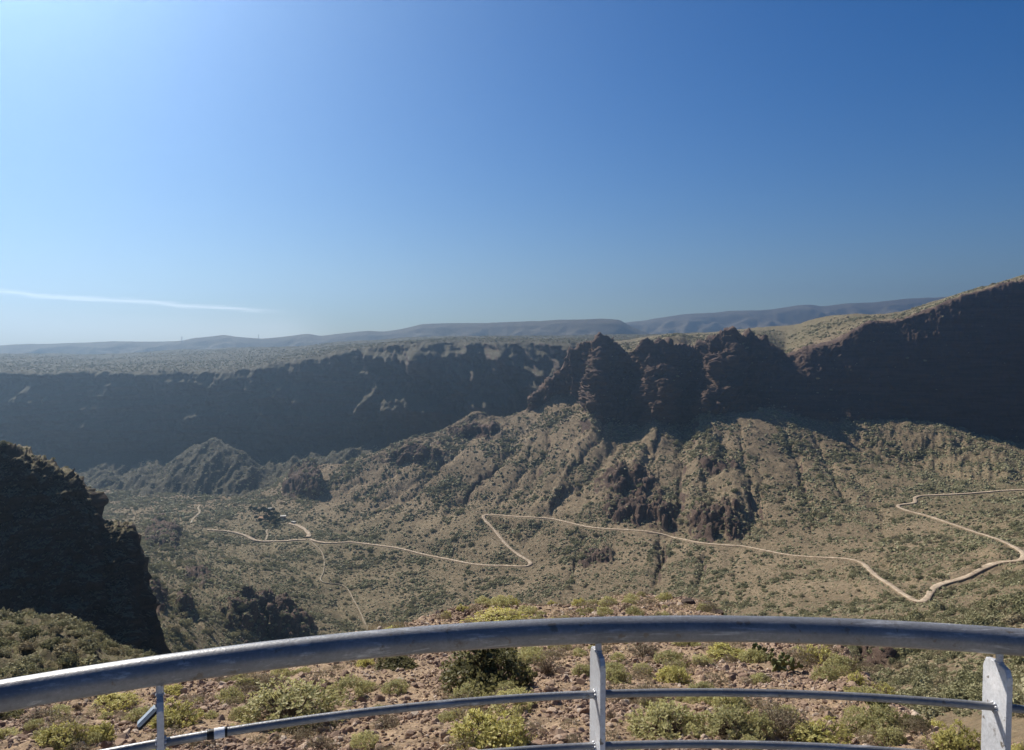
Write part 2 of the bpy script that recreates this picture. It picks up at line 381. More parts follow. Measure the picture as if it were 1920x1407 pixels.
GWX = fbm(QX / 26, QY / 26, QX * 0 + 21, 3) * 9; GWY = fbm(QX / 26, QY / 26, QX * 0 + 27, 3) * 9
def gully(poly, w, d, fade=True):
    global Z
    dist, par = seg_dist(QX + GWX, QY + GWY, poly)
    f = np.exp(-np.sqrt((dist / w) ** 2 + 0.06) * 1.3) * 1.25 if d > 0 else np.exp(-(dist / w) ** 2)
    d = d * 0.75 if d > 0 else d
    if fade: f = f * np.sin(np.clip(par, 0.02, 0.98) * PI) ** 0.5
    Z = Z - d * f * (1 - cl)
def rib(poly, w, h): gully(poly, w, -h)

RK = np.zeros_like(X)
def outcrop(cx, cy, rx, ry, h, front=0.35, rough=1.0, tilt=0.0):
    """a rock step: ground climbs gently from behind to a lip, then falls steeply on the near side"""
    global Z, RK
    dx = QX - cx; dy = QY - cy - tilt * dx
    wob = fbm(QX / 22, QY / 16, QX * 0 + cx, 4, 0.6) * 0.50 * rough
    a = np.clip(1 - (dx / rx) ** 2 + 0.35 * fbm(QX / 15, QY / 15, QX * 0 + cx + 5, 3), 0, 1) ** 0.8
    t = dy / ry + wob
    f = sstep(-1.0, front, t) * (1 - sstep(front, front + 0.55, t))
    f2 = sstep(-0.6, front + 0.25, t + 0.3 * wob) * (1 - sstep(front + 0.25, front + 0.7, t + 0.3 * wob))
    lump = 1 + 0.3 * fbm(QX / 14, QY / 10, QX * 0 + cx + 9, 2)
    Z = Z + h * (0.62 * f + 0.3 * f2) * a * lump * tal
    RK = np.maximum(RK, np.clip(a * 1.5, 0, 1) * sstep(-0.3, front - 0.1, t) * (1 - sstep(front + 0.5, front + 0.9, t)))

# ravines on the talus slopes
gully([(1048, 770), (1033, 800), (1018, 850), (997, 903), (985, 940)], 8, 9)
gully([(1012, 815), (1003, 833), (985, 875), (963, 913), (925, 960)], 7, 8)
gully([(1215, 805), (1160, 827), (1115, 880), (1073, 920), (1010, 985), (960, 1040)], 11, 10)
gully([(1283, 800), (1278, 840), (1275, 900), (1270, 960), (1250, 1010), (1225, 1100)], 9, 11)
gully([(1360, 810), (1356, 850), (1345, 890), (1300, 915)], 12, 9)
gully([(1420, 860), (1428, 930), (1400, 1000), (1370, 1060)], 10, 7)
gully([(860, 860), (820, 872), (740, 930), (677, 973), (640, 1000)], 8, 6)
gully([(700, 880), (670, 905), (640, 935)], 8, 5)
gully([(940, 830), (900, 880), (840, 930), (780, 985)], 9, 5)
gully([(1440, 762), (1520, 780), (1613, 832), (1720, 868), (1850, 905)], 18, 13)
gully([(1560, 850), (1620, 910), (1660, 960), (1650, 1020)], 16, 5)
gully([(1250, 990), (1245, 1030), (1235, 1080), (1230, 1110)], 6, 6)
gully([(640, 1180), (625, 1100), (560, 1060), (480, 1000), (400, 950)], 22, 6)
for g_ in ([(900, 800), (850, 850), (800, 900), (740, 960)], [(985, 800), (930, 870), (880, 920), (820, 980)], [(1092, 800), (1060, 860), (1040, 900), (1015, 960)], [(1130, 812), (1090, 860), (1055, 905)],
           [(1240, 802), (1225, 850), (1215, 890)], [(1320, 800), (1318, 860), (1325, 930)], [(1390, 790), (1395, 850), (1410, 930), (1440, 1000)], [(1460, 780), (1490, 850), (1510, 930), (1530, 1000)],
           [(1520, 800), (1560, 880), (1600, 950)], [(760, 862), (720, 900), (660, 945)], [(1100, 1000), (1080, 1040), (1075, 1090)], [(1330, 1030), (1320, 1060), (1300, 1110)],
           [(1180, 830), (1140, 880)], [(1010, 780), (960, 840), (900, 900), (850, 960), (800, 1010)], [(300, 960), (360, 1000), (420, 1030), (480, 1060)], [(260, 1000), (330, 1060), (400, 1110), (450, 1160)], [(280, 1080), (330, 1130), (380, 1180)]):
    gully(g_, 7, 7.5)
rib([(1230, 800), (1200, 860), (1150, 920), (1090, 990)], 22, 10)
rib([(1320, 790), (1325, 850), (1310, 900), (1290, 960)], 20, 7)
rib([(1340, 870), (1380, 930), (1350, 990)], 22, 8)
rib([(1100, 790), (1075, 850), (1040, 920), (990, 990)], 18, 7)
rib([(1640, 775), (1740, 820), (1830, 850), (1950, 872)], 30, 17)
outcrop(1180, 905, 62, 34, 13, 0.15, 1.0)
outcrop(1200, 955, 72, 36, 15, 0.2, 1.0, 0.1)
outcrop(1345, 975, 55, 38, 14, 0.2, 1.0)
outcrop(1118, 1042, 32, 24, 9, 0.25)
outcrop(780, 848, 60, 22, 12, 0.1, 0.8, -0.1)
outcrop(893, 802, 55, 18, 12, 0.2, 0.8)
outcrop(1345, 870, 40, 18, 6, 0.2, 1.0)
outcrop(505, 1165, 85, 50, 22, 0.05, 0.7, 0.28)
outcrop(310, 995, 38, 32, 13, 0.2, 1.2)
outcrop(368, 1065, 28, 22, 6, 0.2, 1.0)
outcrop(290, 1115, 22, 30, 12, 0.2, 1.0)
outcrop(345, 1125, 14, 24, 8, 0.2, 1.0)
outcrop(1628, 1235, 48, 24, 7, 0.0, 0.8, 0.0)
# round butte on the ridge end
d = np.hypot((QX - 570) / 42, (QY - 932) / 58) * (1 + 0.2 * fbm(QX / 20, QY / 20, QX * 0 + 3, 3))
f = 1 - sstep(0.6, 1.0, d)
f = f * (1 - sstep(922, 936, QY + 6 * fbm(QX / 9, QY / 9, QX * 0, 2)))
Z = Z + 24 * f; RK = np.maximum(RK, sstep(0.05, 0.4, f))

N = normals(X, Y, Z)
# crags: columns, ribs and ledges
rocky = np.clip(cl + RK * 0.8 + crestz * 0.35, 0, 1.2)
co1 = ridged(X / 36, Y / 36, Z / 110, 5, 0.60) - 1.0
co2 = ridged(X / 12, Y / 12, Z / 26, 4, 0.62) - 0.9
co3 = ridged(X / 60, Y / 60, Z / 13, 3) - 0.8
calm = 1 - 0.66 * sstep(1400, 1500, QX)
co4 = fbm(X / 48 + 3, Y / 48, Z / 42, 3); co5 = np.round(fbm(X / 26, Y / 26, Z / 22 + 5, 3) * 2.2) / 2.2
blk = sstep(1150, 1190, QX) * (1 - sstep(1430, 1480, QX))
disp = cl * calm * (co1 * 11 + co2 * 4.2 + co3 * 2.2 + blk * (co4 * 13 + co5 * 7) + (1 - blk) * co5 * 3) + np.clip(rocky - cl, 0, 1) * (co2 * 3.0 + co1 * 3)
X = X + N[..., 0] * disp; Y = Y + N[..., 1] * disp; Z = Z + N[..., 2] * disp * 0.7
rimb = np.exp(-((Tg - 11.0) / 0.55) ** 2) * sstep(1000, 1030, QX) * (1 - sstep(1470, 1520, QX))
Z = Z + rimb * ((ridged(X / 22, X * 0 + 3, X * 0, 4, 0.6) - 0.9) * 7 + np.round(fbm(X / 17, X * 0 + 8, X * 0, 2) * 2) * 2.5)
plat = sstep(11.2, 12.0, Tg)
low = (1 - cl) * (1 - plat)
Z = Z + low * (fbm(X / 70, Y / 70, X * 0 + 1, 3) * 2.4 + fbm(X / 16, Y / 16, X * 0 + 2, 3) * 0.8 + fbm(X / 4.5, Y / 4.5, X * 0 + 3, 2) * 0.35)
# down-slope rills on talus
Z = Z - low * sstep(5.5, 7.0, Tg) * (ridged((X + 0.35 * Y) / 26, Y / 160, X * 0 + 9, 2) - 0.6) * 2.2 * (1 - sstep(1450, 1700, QX) * 0.5)
Z = Z + plat * (fbm(X / 60, Y / 60, X * 0 + 4, 5) * 2.6)
N = normals(X, Y, Z)
steep = 1 - N[..., 2]
rock3 = np.clip(np.maximum(sstep(0.28, 0.5, steep), np.maximum(RK * 0.8, cl * 0.75)) + crestz * 0.15, 0, 1)
gmask = np.clip(0.55 * np.exp(-((QX - 480) / 380) ** 2) * sstep(930, 990, QY) + 0.75 * plat + 0.45 * np.exp(-((QX - 1850) / 160) ** 2 - ((QY - 930) / 60) ** 2) + 0.2, 0, 1)
S3 = (X, Y, Z, Tg, N)
QX, QY = proj(X, Y, Z); S3px = (QX, QY); S3rock = rock3; S3green = gmask
# ray-cast copy, every second vertex
def bvh_of(X, Y, Z, st=2):
    x, y, z = X[::st, ::st], Y[::st, ::st], Z[::st, ::st]
    m, n = x.shape; idx = np.arange(m * n).reshape(m, n)
    f = np.stack([idx[:-1, :-1], idx[:-1, 1:], idx[1:, 1:], idx[1:, :-1]], -1).reshape(-1, 4)
    return BVHTree.FromPolygons(np.stack([x, y, z], -1).reshape(-1, 3).tolist(), f.tolist())
bvh3 = bvh_of(X, Y, Z)

def hit(px_, py_, bvh):
    d = Vector([float(c) for c in unproj(px_, py_, 1.0)]).normalized()
    h = bvh.ray_cast(Vector((0, 0, 0)), d, 20000)
    return h[0]

# ================================================================== dark cliff on the left
px = np.arange(-320, 345, 1.6)
rimL = [(-320, 815), (-60, 832), (0, 840), (40, 850), (70, 862), (100, 875), (125, 888), (150, 905), (170, 922), (180, 932), (187, 955), (193, 975), (212, 985), (232, 988), (246, 991), (252, 1020), (262, 1072), (270, 1095), (280, 1130), (290, 1175), (298, 1215), (310, 1280), (345, 1300)]
rl = np.array(rimL, float)
def rowL(fr, D0, D1, base=1330):
    out = []
    for x in np.arange(-320, 346, 5.0):
        y = np.interp(x, rl[:, 0], rl[:, 1])
        out.append((x, y + (base - y) * fr, D0 + (D1 - D0) * (x + 320) / 665))
    return out
rows4 = [rowL(1.0, 190, 215), rowL(0.75, 215, 240), rowL(0.5, 228, 252), rowL(0.25, 238, 262), rowL(0.04, 246, 270), rowL(0.0, 252, 276),
         [(x, y + 3, d + 22) for x, y, d in rowL(0.0, 256, 282)], [(x, y + 60, d + 90) for x, y, d in rowL(0.0, 256, 282)]]
X, Y, Z, T = loft(px, rows4, step=1.6, hs=1.0, vs=1.2)
N = normals(X, Y, Z)
w = (1 - sstep(5.4, 6.0, T))[:, None]
c1 = ridged(X / 14, Y / 14, Z / 50, 5, 0.58) - 1.0; c2 = ridged(X / 4, Y / 4, Z / 7, 4, 0.62) - 0.9; c3 = ridged(X / 30, Y / 30, Z / 6, 3) - 0.8
dsp = w * (c1 * 3.2 + c2 * 0.9 + c3 * 0.9) + (1 - w) * c2 * 0.8
X = X + N[..., 0] * dsp; Y = Y + N[..., 1] * dsp; Z = Z + N[..., 2] * dsp * 0.6
tw = sstep(3.6, 4.6, T)[:, None]
Z = Z + tw * ((ridged(X / 7, Y / 40, X * 0, 4, 0.6) - 0.9) * 1.5 + np.round(fbm(X / 9, Y / 30, X * 0 + 4, 2) * 2.5) * 0.7)
N = normals(X, Y, Z)
S4 = (X, Y, Z, np.broadcast_to(T[:, None], X.shape), N)
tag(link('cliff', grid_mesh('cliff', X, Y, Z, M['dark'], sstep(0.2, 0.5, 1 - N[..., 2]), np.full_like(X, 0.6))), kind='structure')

# ================================================================== bushy shoulder on the left
px = np.arange(-320, 700, 1.6)
sh = [(-320, 1170), (-100, 1165), (0, 1160), (60, 1155), (110, 1164), (150, 1174), (178, 1190), (192, 1212), (250, 1221), (300, 1234), (340, 1246), (400, 1262), (500, 1290), (700, 1340)]
rows5 = [
    [(x, y + 330, 30) for x, y in sh], [(x, y + 170, 48) for x, y in sh], [(x, y + 80, 66) for x, y in sh], [(x, y + 30, 82) for x, y in sh],
    [(x, y, 98) for x, y in sh], [(x, y + 22, 120) for x, y in sh], [(x, y + 120, 150) for x, y in sh]]
X, Y, Z, T = loft(px, rows5, step=1.8, hs=2, vs=2)
Z = Z + fbm(X / 14, Y / 14, X * 0, 3) * 1.3 + (ridged(X / 5, Y / 5, X * 0 + 3, 4, 0.6) - 0.9) * 0.8
QX, QY = proj(X, Y, Z)
N = normals(X, Y, Z)
S5 = (X, Y, Z, np.broadcast_to(T[:, None], X.shape), N)
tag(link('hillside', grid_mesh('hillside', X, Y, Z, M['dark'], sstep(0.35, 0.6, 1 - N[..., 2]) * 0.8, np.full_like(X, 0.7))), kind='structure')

# ================================================================== near rubble slope below the railing
crest = np.array([(-500, 1330), (0, 1302), (100, 1283), (300, 1256), (450, 1232), (620, 1204), (720, 1180), (800, 1163), (870, 1148), (950, 1138), (1080, 1133), (1180, 1119), (1250, 1120), (1290, 1124), (1330, 1134), (1350, 1147), (1400, 1172), (1500, 1193), (1580, 1214), (1620, 1262), (1680, 1328), (1760, 1372), (1850, 1408), (2000, 1450), (2400, 1560)], float)
def slope_of(py):
    v = (CY - py) / F
    return -(v * CT - ST) / (v * ST + CT)
ts = np.tan(np.linspace(-0.80, 0.86, 980))
pxc = CX + F * ts
yc = gsmooth(np.interp(pxc, crest[:, 0], crest[:, 1]), 4, 0)
mc = slope_of(yc)
Dc = np.minimum(2.2 / np.maximum(mc - 0.25, 0.05), 40)
fr = np.concatenate([np.linspace(0.0, 1.0, 520), 1 + np.linspace(0, 1, 90)[1:] ** 1.6])
D0 = 2.2
X = np.zeros((len(fr), len(ts))); Y = X.copy(); Z = X.copy()
for i, f_ in enumerate(fr):
    if f_ <= 1:
        inv = 1 / D0 + (1 / Dc - 1 / D0) * f_          # even steps in the picture
        D = 1 / inv; z = -2.2 - 0.25 * D
    else:
        D = Dc + (f_ - 1) * 55; e = D - Dc
        z = -2.2 - 0.25 * Dc - (e * 0.95 - 1.6 * (1 - np.exp(-e / 1.6)) * 0.7)
    X[i] = ts * D; Y[i] = D; Z[i] = z
X0, Y0 = X.copy(), Y.copy()
Z = Z + fbm(X / 3.2, Y / 3.2, X * 0, 3) * 0.16 + fbm(X / 0.7, Y / 0.7, X * 0 + 4, 3) * 0.055
rg = np.abs(pnoise(X / 0.22, Y / 0.22, X * 0 + 1)); rg2 = np.abs(pnoise(X / 0.1, Y / 0.1, X * 0 + 2))
Z = Z + (rg * 0.05 + rg2 * 0.03) * (0.4 + sstep(-0.3, 0.4, pnoise(X / 1.3, Y / 1.3, X * 0 + 7)))
e = np.clip(fr - 1, 0, None)[:, None]
Z = Z + sstep(0, 0.1, e) * fbm(X / 2.5, Y / 2.5, Z / 2.5, 4) * 0.9
N = normals(X, Y, Z)
S6 = (X, Y, Z, np.broadcast_to(fr[:, None], X.shape), N)
tag(link('rubble_slope', grid_mesh('rubble_slope', X, Y, Z, M['near'], sstep(0.45, 0.7, 1 - N[..., 2]) * 0.8, np.full_like(X, 0.25))), kind='structure')
bvh6 = bvh_of(X, Y, Z, 2)

# ground sheet reaching the horizon, below everything
a = np.linspace(0, 2 * PI, 65)[:-1]; rr_ = np.array([0.0, 1200, 4000, 8600])
gv = [(0, 0, -275)] + [(r * math.cos(t), r * math.sin(t), -275) for r in rr_[1:] for t in a]
gf = []
for k in range(64):
    k2 = (k + 1) % 64
    gf.append((0, 1 + k, 1 + k2, 1 + k2))
bm = bmesh.new(); vs_ = [bm.verts.new(v) for v in gv]
for k in range(64):
    k2 = (k + 1) % 64
    bm.faces.new((vs_[0], vs_[1 + k], vs_[1 + k2]))
    for r in range(2):
        o_ = 1 + 64 * r
        bm.faces.new((vs_[o_ + k], vs_[o_ + 64 + k], vs_[o_ + 64 + k2], vs_[o_ + k2]))
me = bpy.data.meshes.new('ground'); bm.to_mesh(me); bm.free(); me.materials.append(M['far'])
tag(link('ground', me), kind='structure')

# ================================================================== roads and paths
def catmull(p, n=8):
    p = [np.array(q, float) for q in p]; p = [2 * p[0] - p[1]] + p + [2 * p[-1] - p[-2]]
    out = []
    for i in range(1, len(p) - 2):
        for k in range(n):
            t = k / n
            out.append(0.5 * (2 * p[i] + (p[i + 1] - p[i - 1]) * t + (2 * p[i - 1] - 5 * p[i] + 4 * p[i + 1] - p[i + 2]) * t * t + (3 * p[i] - p[i - 1] - 3 * p[i + 1] + p[i + 2]) * t ** 3))
    out.append(p[-2])
    return np.array(out)

def ground_z(x, y, bvh, default=-250.0):
    h = bvh.ray_cast(Vector((x, y, 900)), Vector((0, 0, -1)), 3000)
    return h[0].z if h[0] is not None else default

def road(name, poly, width, mat, sm=3.0, lift=0.55):
    pts = []
    for q in catmull(poly):
        h = hit(q[0], q[1], bvh3)
        if h is not None: pts.append(h)
    P = np.array([tuple(q) for q in pts])
    r = np.hypot(P[:, 0], P[:, 1]); med = np.array([np.median(r[max(0, i - 4):i + 5]) for i in range(len(r))])
    P = P[np.abs(r - med) < 0.06 * med + 4]
    P = gsmooth(P, 1.5, 0)
    s = np.concatenate([[0], np.cumsum(np.hypot(np.diff(P[:, 0]), np.diff(P[:, 1])))])
    n = max(4, int(s[-1] / 2.0)); t = np.linspace(0, s[-1], n)
    x = gsmooth(np.interp(t, s, P[:, 0]), sm, 0); y = gsmooth(np.interp(t, s, P[:, 1]), sm, 0)
    z = gsmooth(np.array([ground_z(x[i], y[i], bvh3) for i in range(n)]), 6.0, 0)
    tx, ty = np.gradient(x), np.gradient(y); l = np.hypot(tx, ty) + 1e-6; nx, ny = -ty / l, tx / l
    wv = width * (1 + 0.35 * fbm(t / 22, t * 0, t * 0 + 2, 3))
    # bench the terrain to the road
    VX, VY, VZ = S3[0], S3[1], S3[2]
    qx_, qy_ = S3px
    cand = np.argwhere(seg_dist(qx_, qy_, poly)[0] < 34)
    cx_, cy_ = VX[cand[:, 0], cand[:, 1]], VY[cand[:, 0], cand[:, 1]]
    from mathutils.kdtree import KDTree
    kd = KDTree(n)
    for i in range(n): kd.insert((x[i], y[i], 0), i)
    kd.balance()
    for (a_, b_), vx, vy in zip(cand, cx_, cy_):
        _, i, dd = kd.find((vx, vy, 0))
        if dd < width * 2.6 + 13:
            k_ = min(max((dd - width * 0.75 - 3) / (width * 1.85 + 10), 0), 1); k_ = k_ * k_ * (3 - 2 * k_)
            VZ[a_, b_] = (z[i] - 0.3) * (1 - k_) + VZ[a_, b_] * k_
    V = []
    for o_, dz in ((-0.62, -1.0), (-0.5, 0.0), (-0.17, 0.06), (0.17, 0.06), (0.5, 0.0), (0.62, -1.0)):
        V.append(np.stack([x + nx * o_ * wv, y + ny * o_ * wv, z + lift + dz], -1))
    V = np.array(V); k = V.shape[0]
    idx = np.arange(k * n).reshape(k, n)
    f = np.stack([idx[:-1, :-1], idx[:-1, 1:], idx[1:, 1:], idx[1:, :-1]], -1).reshape(-1, 4)
    me = mesh_np(name, V.reshape(-1, 3), f, [mat, M['valley']])
    mi = np.zeros(len(f), np.int32); mi[:n - 1] = 1; mi[-(n - 1):] = 1
    me.polygons.foreach_set('material_index', mi)
    return tag(link(name, me), kind='structure')

main_road = [(1960, 917), (1920, 919), (1880, 920), (1858, 923), (1800, 927), (1753, 929), (1727, 930), (1713, 935), (1718, 942), (1700, 946), (1679, 949), (1697, 958), (1740, 968), (1780, 982), (1827, 998), (1873, 1013), (1907, 1030), (1922, 1042), (1913, 1050), (1873, 1055), (1847, 1065), (1820, 1080), (1780, 1093), (1753, 1103), (1743, 1115), (1735, 1127), (1717, 1127), (1693, 1115), (1670, 1098), (1643, 1082), (1628, 1067), (1613, 1054), (1580, 1047), (1533, 1046), (1480, 1042), (1430, 1032), (1387, 1024), (1330, 1021), (1280, 1012), (1233, 998), (1173, 994), (1107, 990), (1057, 978), (1037, 973), (973, 970), (923, 965), (904, 966), (910, 977), (927, 994), (947, 1020), (973, 1042), (993, 1052), (997, 1059), (983, 1063), (947, 1061), (897, 1060), (840, 1049), (793, 1040), (747, 1028), (707, 1023), (660, 1017), (623, 1019), (597, 1017), (578, 1010)]
roads = [
    ('dirt_road', main_road, 3.6, 'road'),
    ('dirt_road', [(576, 1009), (580, 1003), (570, 992), (553, 984), (538, 981)], 5.0, 'road'),
    ('dirt_road', [(580, 1012), (545, 1014), (510, 1016), (493, 1017), (480, 1014), (455, 1003), (430, 997), (400, 994), (383, 993)], 4.2, 'road'),
    ('footpath', [(497, 1015), (502, 1004), (499, 996), (504, 992)], 2.6, 'path'),
    ('footpath', [(579, 1012), (590, 1022), (601, 1032), (607, 1045), (608, 1060), (606, 1076), (600, 1086), (605, 1093), (625, 1095), (645, 1098), (655, 1110), (663, 1126), (673, 1143), (681, 1162), (692, 1186)], 1.25, 'path'),
    ('footpath', [(376, 948), (371, 953), (375, 961), (364, 971), (357, 982)], 2.6, 'path'),
]
for nm, poly, w, mt in roads: road(nm, poly, w, M[mt])
tag(link('valley', grid_mesh('valley', S3[0], S3[1], S3[2], M['valley'], S3rock, S3green)), kind='structure')

# ================================================================== shrubs on the slopes
def ico(sub):
    bm = bmesh.new(); bmesh.ops.create_icosphere(bm, subdivisions=sub, radius=1.0)
    v = np.array([tuple(x.co) for x in bm.verts]); f = np.array([[x.index for x in q.verts] for q in bm.faces]); bm.free()
    return v, f

def blob_mesh(name, seed):
    v, f = ico(2)
    k = 1 + 0.55 * fbm(v[:, 0] * 2.2 + seed * 9, v[:, 1] * 2.2, v[:, 2] * 2.2, 3)
    v = v * k[:, None]; v[:, 2] = np.maximum(v[:, 2], -0.35) * 0.85 + 0.2
    return mesh_np(name, v, f, M['scrub'], smooth=False)

def leafy_mesh(name, seed, mat, n=430, core=True, leaf=0.125):
    """dome-shaped shrub of many small leaf faces around a dark lumpy core"""
    r = np.random.default_rng(seed)
    d = r.normal(size=(n, 3)); d[:, 2] = np.abs(d[:, 2]) * 0.9 - 0.12
    d /= np.linalg.norm(d, axis=1)[:, None]
    lump = 1 + 0.42 * fbm(d[:, 0] * 1.9 + seed * 5, d[:, 1] * 1.9, d[:, 2] * 1.9, 2)
    p = d * (lump * r.uniform(0.62, 1.10, n))[:, None]; p[:, 2] = p[:, 2] * 0.78 + 0.1
    nn = d + r.normal(size=(n, 3)) * 0.55; nn /= np.linalg.norm(nn, axis=1)[:, None]
    a = np.cross(nn, r.normal(size=(n, 3))); a /= np.linalg.norm(a, axis=1)[:, None]; b = np.cross(nn, a)
    s = leaf * r.uniform(0.6, 1.3, n)[:, None]
    q = np.stack([p - a * s, p - b * s * 0.8 + nn * s * 0.3, p + a * s, p + b * s * 0.8 + nn * s * 0.3], 1)
    V = q.reshape(-1, 3); Fq = np.arange(len(V)).reshape(-1, 4)
    tri = np.concatenate([Fq[:, [0, 1, 2]], Fq[:, [0, 2, 3]]])
    if core:
        cv, cf = ico(2)
        k = 0.66 * (1 + 0.42 * fbm(cv[:, 0] * 1.9 + seed * 5, cv[:, 1] * 1.9, cv[:, 2] * 1.9, 2))
        cv = cv * k[:, None]; cv[:, 2] = np.maximum(cv[:, 2], -0.3) * 0.78 + 0.1
        tri = np.concatenate([tri, cf + len(V)]); V = np.concatenate([V, cv])
    return mesh_np(name, V, tri, mat, smooth=False)

blobs = [blob_mesh('scrub_clump', i) for i in range(4)]
leafy = [leafy_mesh('shrub_crown', 20 + i, M['scrub']) for i in range(4)]

def proto_collection(name, meshes):
    col = bpy.data.collections.new(name)
    for i, me in enumerate(meshes):
        col.objects.link(bpy.data.objects.new(name + '_%d' % i, me))
    return col

def scatter_object(name, pts, scales, col, label, cat, zs=None, tiltamt=0.15):
    me = bpy.data.meshes.new(name)
    me.vertices.add(len(pts)); me.vertices.foreach_set('co', np.ascontiguousarray(pts, dtype=np.float32).ravel())
    a = me.attributes.new('size', 'FLOAT_VECTOR', 'POINT')
    sv = np.stack([scales, scales, scales * (zs if zs is not None else 1.0)], -1)
    a.data.foreach_set('vector', np.ascontiguousarray(sv, dtype=np.float32).ravel())
    a = me.attributes.new('turn', 'FLOAT_VECTOR', 'POINT')
    n = len(pts)
    tv = np.stack([rng.normal(0, tiltamt, n), rng.normal(0, tiltamt, n), rng.uniform(0, 2 * PI, n)], -1)
    a.data.foreach_set('vector', np.ascontiguousarray(tv, dtype=np.float32).ravel())
    o = link(name, me)
    ng = bpy.data.node_groups.new(name, 'GeometryNodeTree')
    ng.interface.new_socket('Geometry', in_out='INPUT', socket_type='NodeSocketGeometry')
    ng.interface.new_socket('Geometry', in_out='OUTPUT', socket_type='NodeSocketGeometry')
    gi = ng.nodes.new('NodeGroupInput'); go = ng.nodes.new('NodeGroupOutput')
    ip = ng.nodes.new('GeometryNodeInstanceOnPoints'); ci = ng.nodes.new('GeometryNodeCollectionInfo')
    ci.inputs['Collection'].default_value = col
    ci.inputs['Separate Children'].default_value = True; ci.inputs['Reset Children'].default_value = True
    ip.inputs['Pick Instance'].default_value = True
    at = ng.nodes.new('GeometryNodeInputNamedAttribute'); at.data_type = 'FLOAT_VECTOR'; at.inputs[0].default_value = 'size'
    at2 = ng.nodes.new('GeometryNodeInputNamedAttribute'); at2.data_type = 'FLOAT_VECTOR'; at2.inputs[0].default_value = 'turn'
    L = ng.links.new
    L(gi.outputs[0], ip.inputs['Points']); L(ci.outputs[0], ip.inputs['Instance'])
    L(at.outputs[0], ip.inputs['Scale']); L(at2.outputs[0], ip.inputs['Rotation'])
    L(ip.outputs[0], go.inputs[0])
    md = o.modifiers.new('scatter', 'NODES'); md.node_group = ng
    tag(o, label, cat, kind='stuff')
    return o

def sample_sheet(S, n, weight):
    """n random points on a sheet, weighted by area and a per-vertex weight"""
    X, Y, Z = S[0], S[1], S[2]
    P = np.stack([X, Y, Z], -1)
    a = np.linalg.norm(np.cross(P[1:, :-1] - P[:-1, :-1], P[:-1, 1:] - P[:-1, :-1]), axis=-1)
    w = a * weight[:-1, :-1]
    c = np.cumsum(w.ravel()); i = np.searchsorted(c, rng.uniform(0, c[-1], n))
    i = np.minimum(i, w.size - 1)
    r, q = np.unravel_index(i, w.shape)
    u = rng.uniform(0, 1, n)[:, None]; v = rng.uniform(0, 1, n)[:, None]
    p = (P[r, q] * (1 - u) + P[r, q + 1] * u) * (1 - v) + (P[r + 1, q] * (1 - u) + P[r + 1, q + 1] * u) * v
    return p, r, q

road_near = np.zeros(0)
def road_clear(px_, py_):
    d = np.full(px_.shape, 1e9)
    for nm, poly, w, mt in roads:
        d = np.minimum(d, seg_dist(px_, py_, poly)[0] - (0.5 if mt == 'path' else 1.0))
    return d

bvh5 = bvh_of(S5[0], S5[1], S5[2], 3); bvh4 = bvh_of(S4[0], S4[1], S4[2], 3)
def visible(p, tol):
    v = Vector(p); L = v.length; d = v / L
    for b in (bvh3, bvh4, bvh5, bvh6):
        h = b.ray_cast(Vector((0, 0, 0)), d, L - tol)
        if h[0] is not None: return False
    return True

# valley and talus
X, Y, Z, Tg, N = S3
qx, qy = proj(X, Y, Z)
clump = sstep(-0.25, 0.45, fbm(X / 55, Y / 55, X * 0 + 6, 3))
clump2 = sstep(-0.35, 0.35, fbm(X / 14, Y / 14, X * 0 + 8, 2))
bare = np.exp(-((qx - 1640) / 240) ** 2 - ((qy - 1100) / 55) ** 2)
S3cl = sstep(7.9, 8.3, Tg) * (1 - sstep(11.0, 11.5, Tg)) * sstep(985, 1005, qx)
wgt = (1 - 0.96 * S3cl) * (0.14 + 1.25 * clump * clump2 + 0.18 * clump) * (1 - 0.82 * S3rock) * (1 - 0.75 * bare)
wgt = wgt * (qx > -60) * (qx < 1985) * (qy < 1345) * np.where(Tg > 11.3, 0.25, 1.0) * (Tg < 12.6)
wgt = wgt * (1 + 0.7 * sstep(650, 350, qx)) * (1 + 1.6 * (Y < 330))
rdist = np.full(qx.shape, 99.0)
p, r, q = sample_sheet(S3, 175000, wgt)
sx, sy = proj(p[:, 0], p[:, 1], p[:, 2]); keep = road_clear(sx, sy) > 0.7
p = p[keep]; r = r[keep]; q = q[keep]
Dp = p[:, 1]
rad = np.exp(rng.normal(0.0, 0.50, len(p))) * 0.62 * np.interp(Dp, [60, 200, 330, 500, 900, 1300], [1.0, 1.6, 1.35, 1.05, 1.1, 1.15])
cl_ = fbm(p[:, 0] / 70, p[:, 1] / 70, p[:, 2] * 0 + 31, 2); rad = rad * (1 + 0.45 * sstep(0.0, 0.6, cl_) - 0.25 * sstep(0.0, -0.6, cl_))
big = rng.uniform(size=len(p)) < 0.04
rad = np.where(big, rad * 2.0, rad)
rad = np.clip(rad, 0.35, 4.2)
pxr = rad * F / np.linalg.norm(p, axis=1)
sx, sy = proj(p[:, 0], p[:, 1], p[:, 2]); keep = road_clear(sx, sy - pxr * 0.5) > 0.4 + 0.9 * pxr
p, rad, pxr, r, q = p[keep], rad[keep], pxr[keep], r[keep], q[keep]
# shoulder
p5, r5, q5 = sample_sheet(S5, 1500, (S5[3] < 4.6) * (0.25 + sstep(-0.3, 0.4, fbm(S5[0] / 7, S5[1] / 7, S5[0] * 0, 2))) * (proj(*S5[:3])[0] < 480))
rad5 = np.clip(np.exp(rng.normal(0, 0.5, len(p5))) * 0.45, 0.16, 1.3)
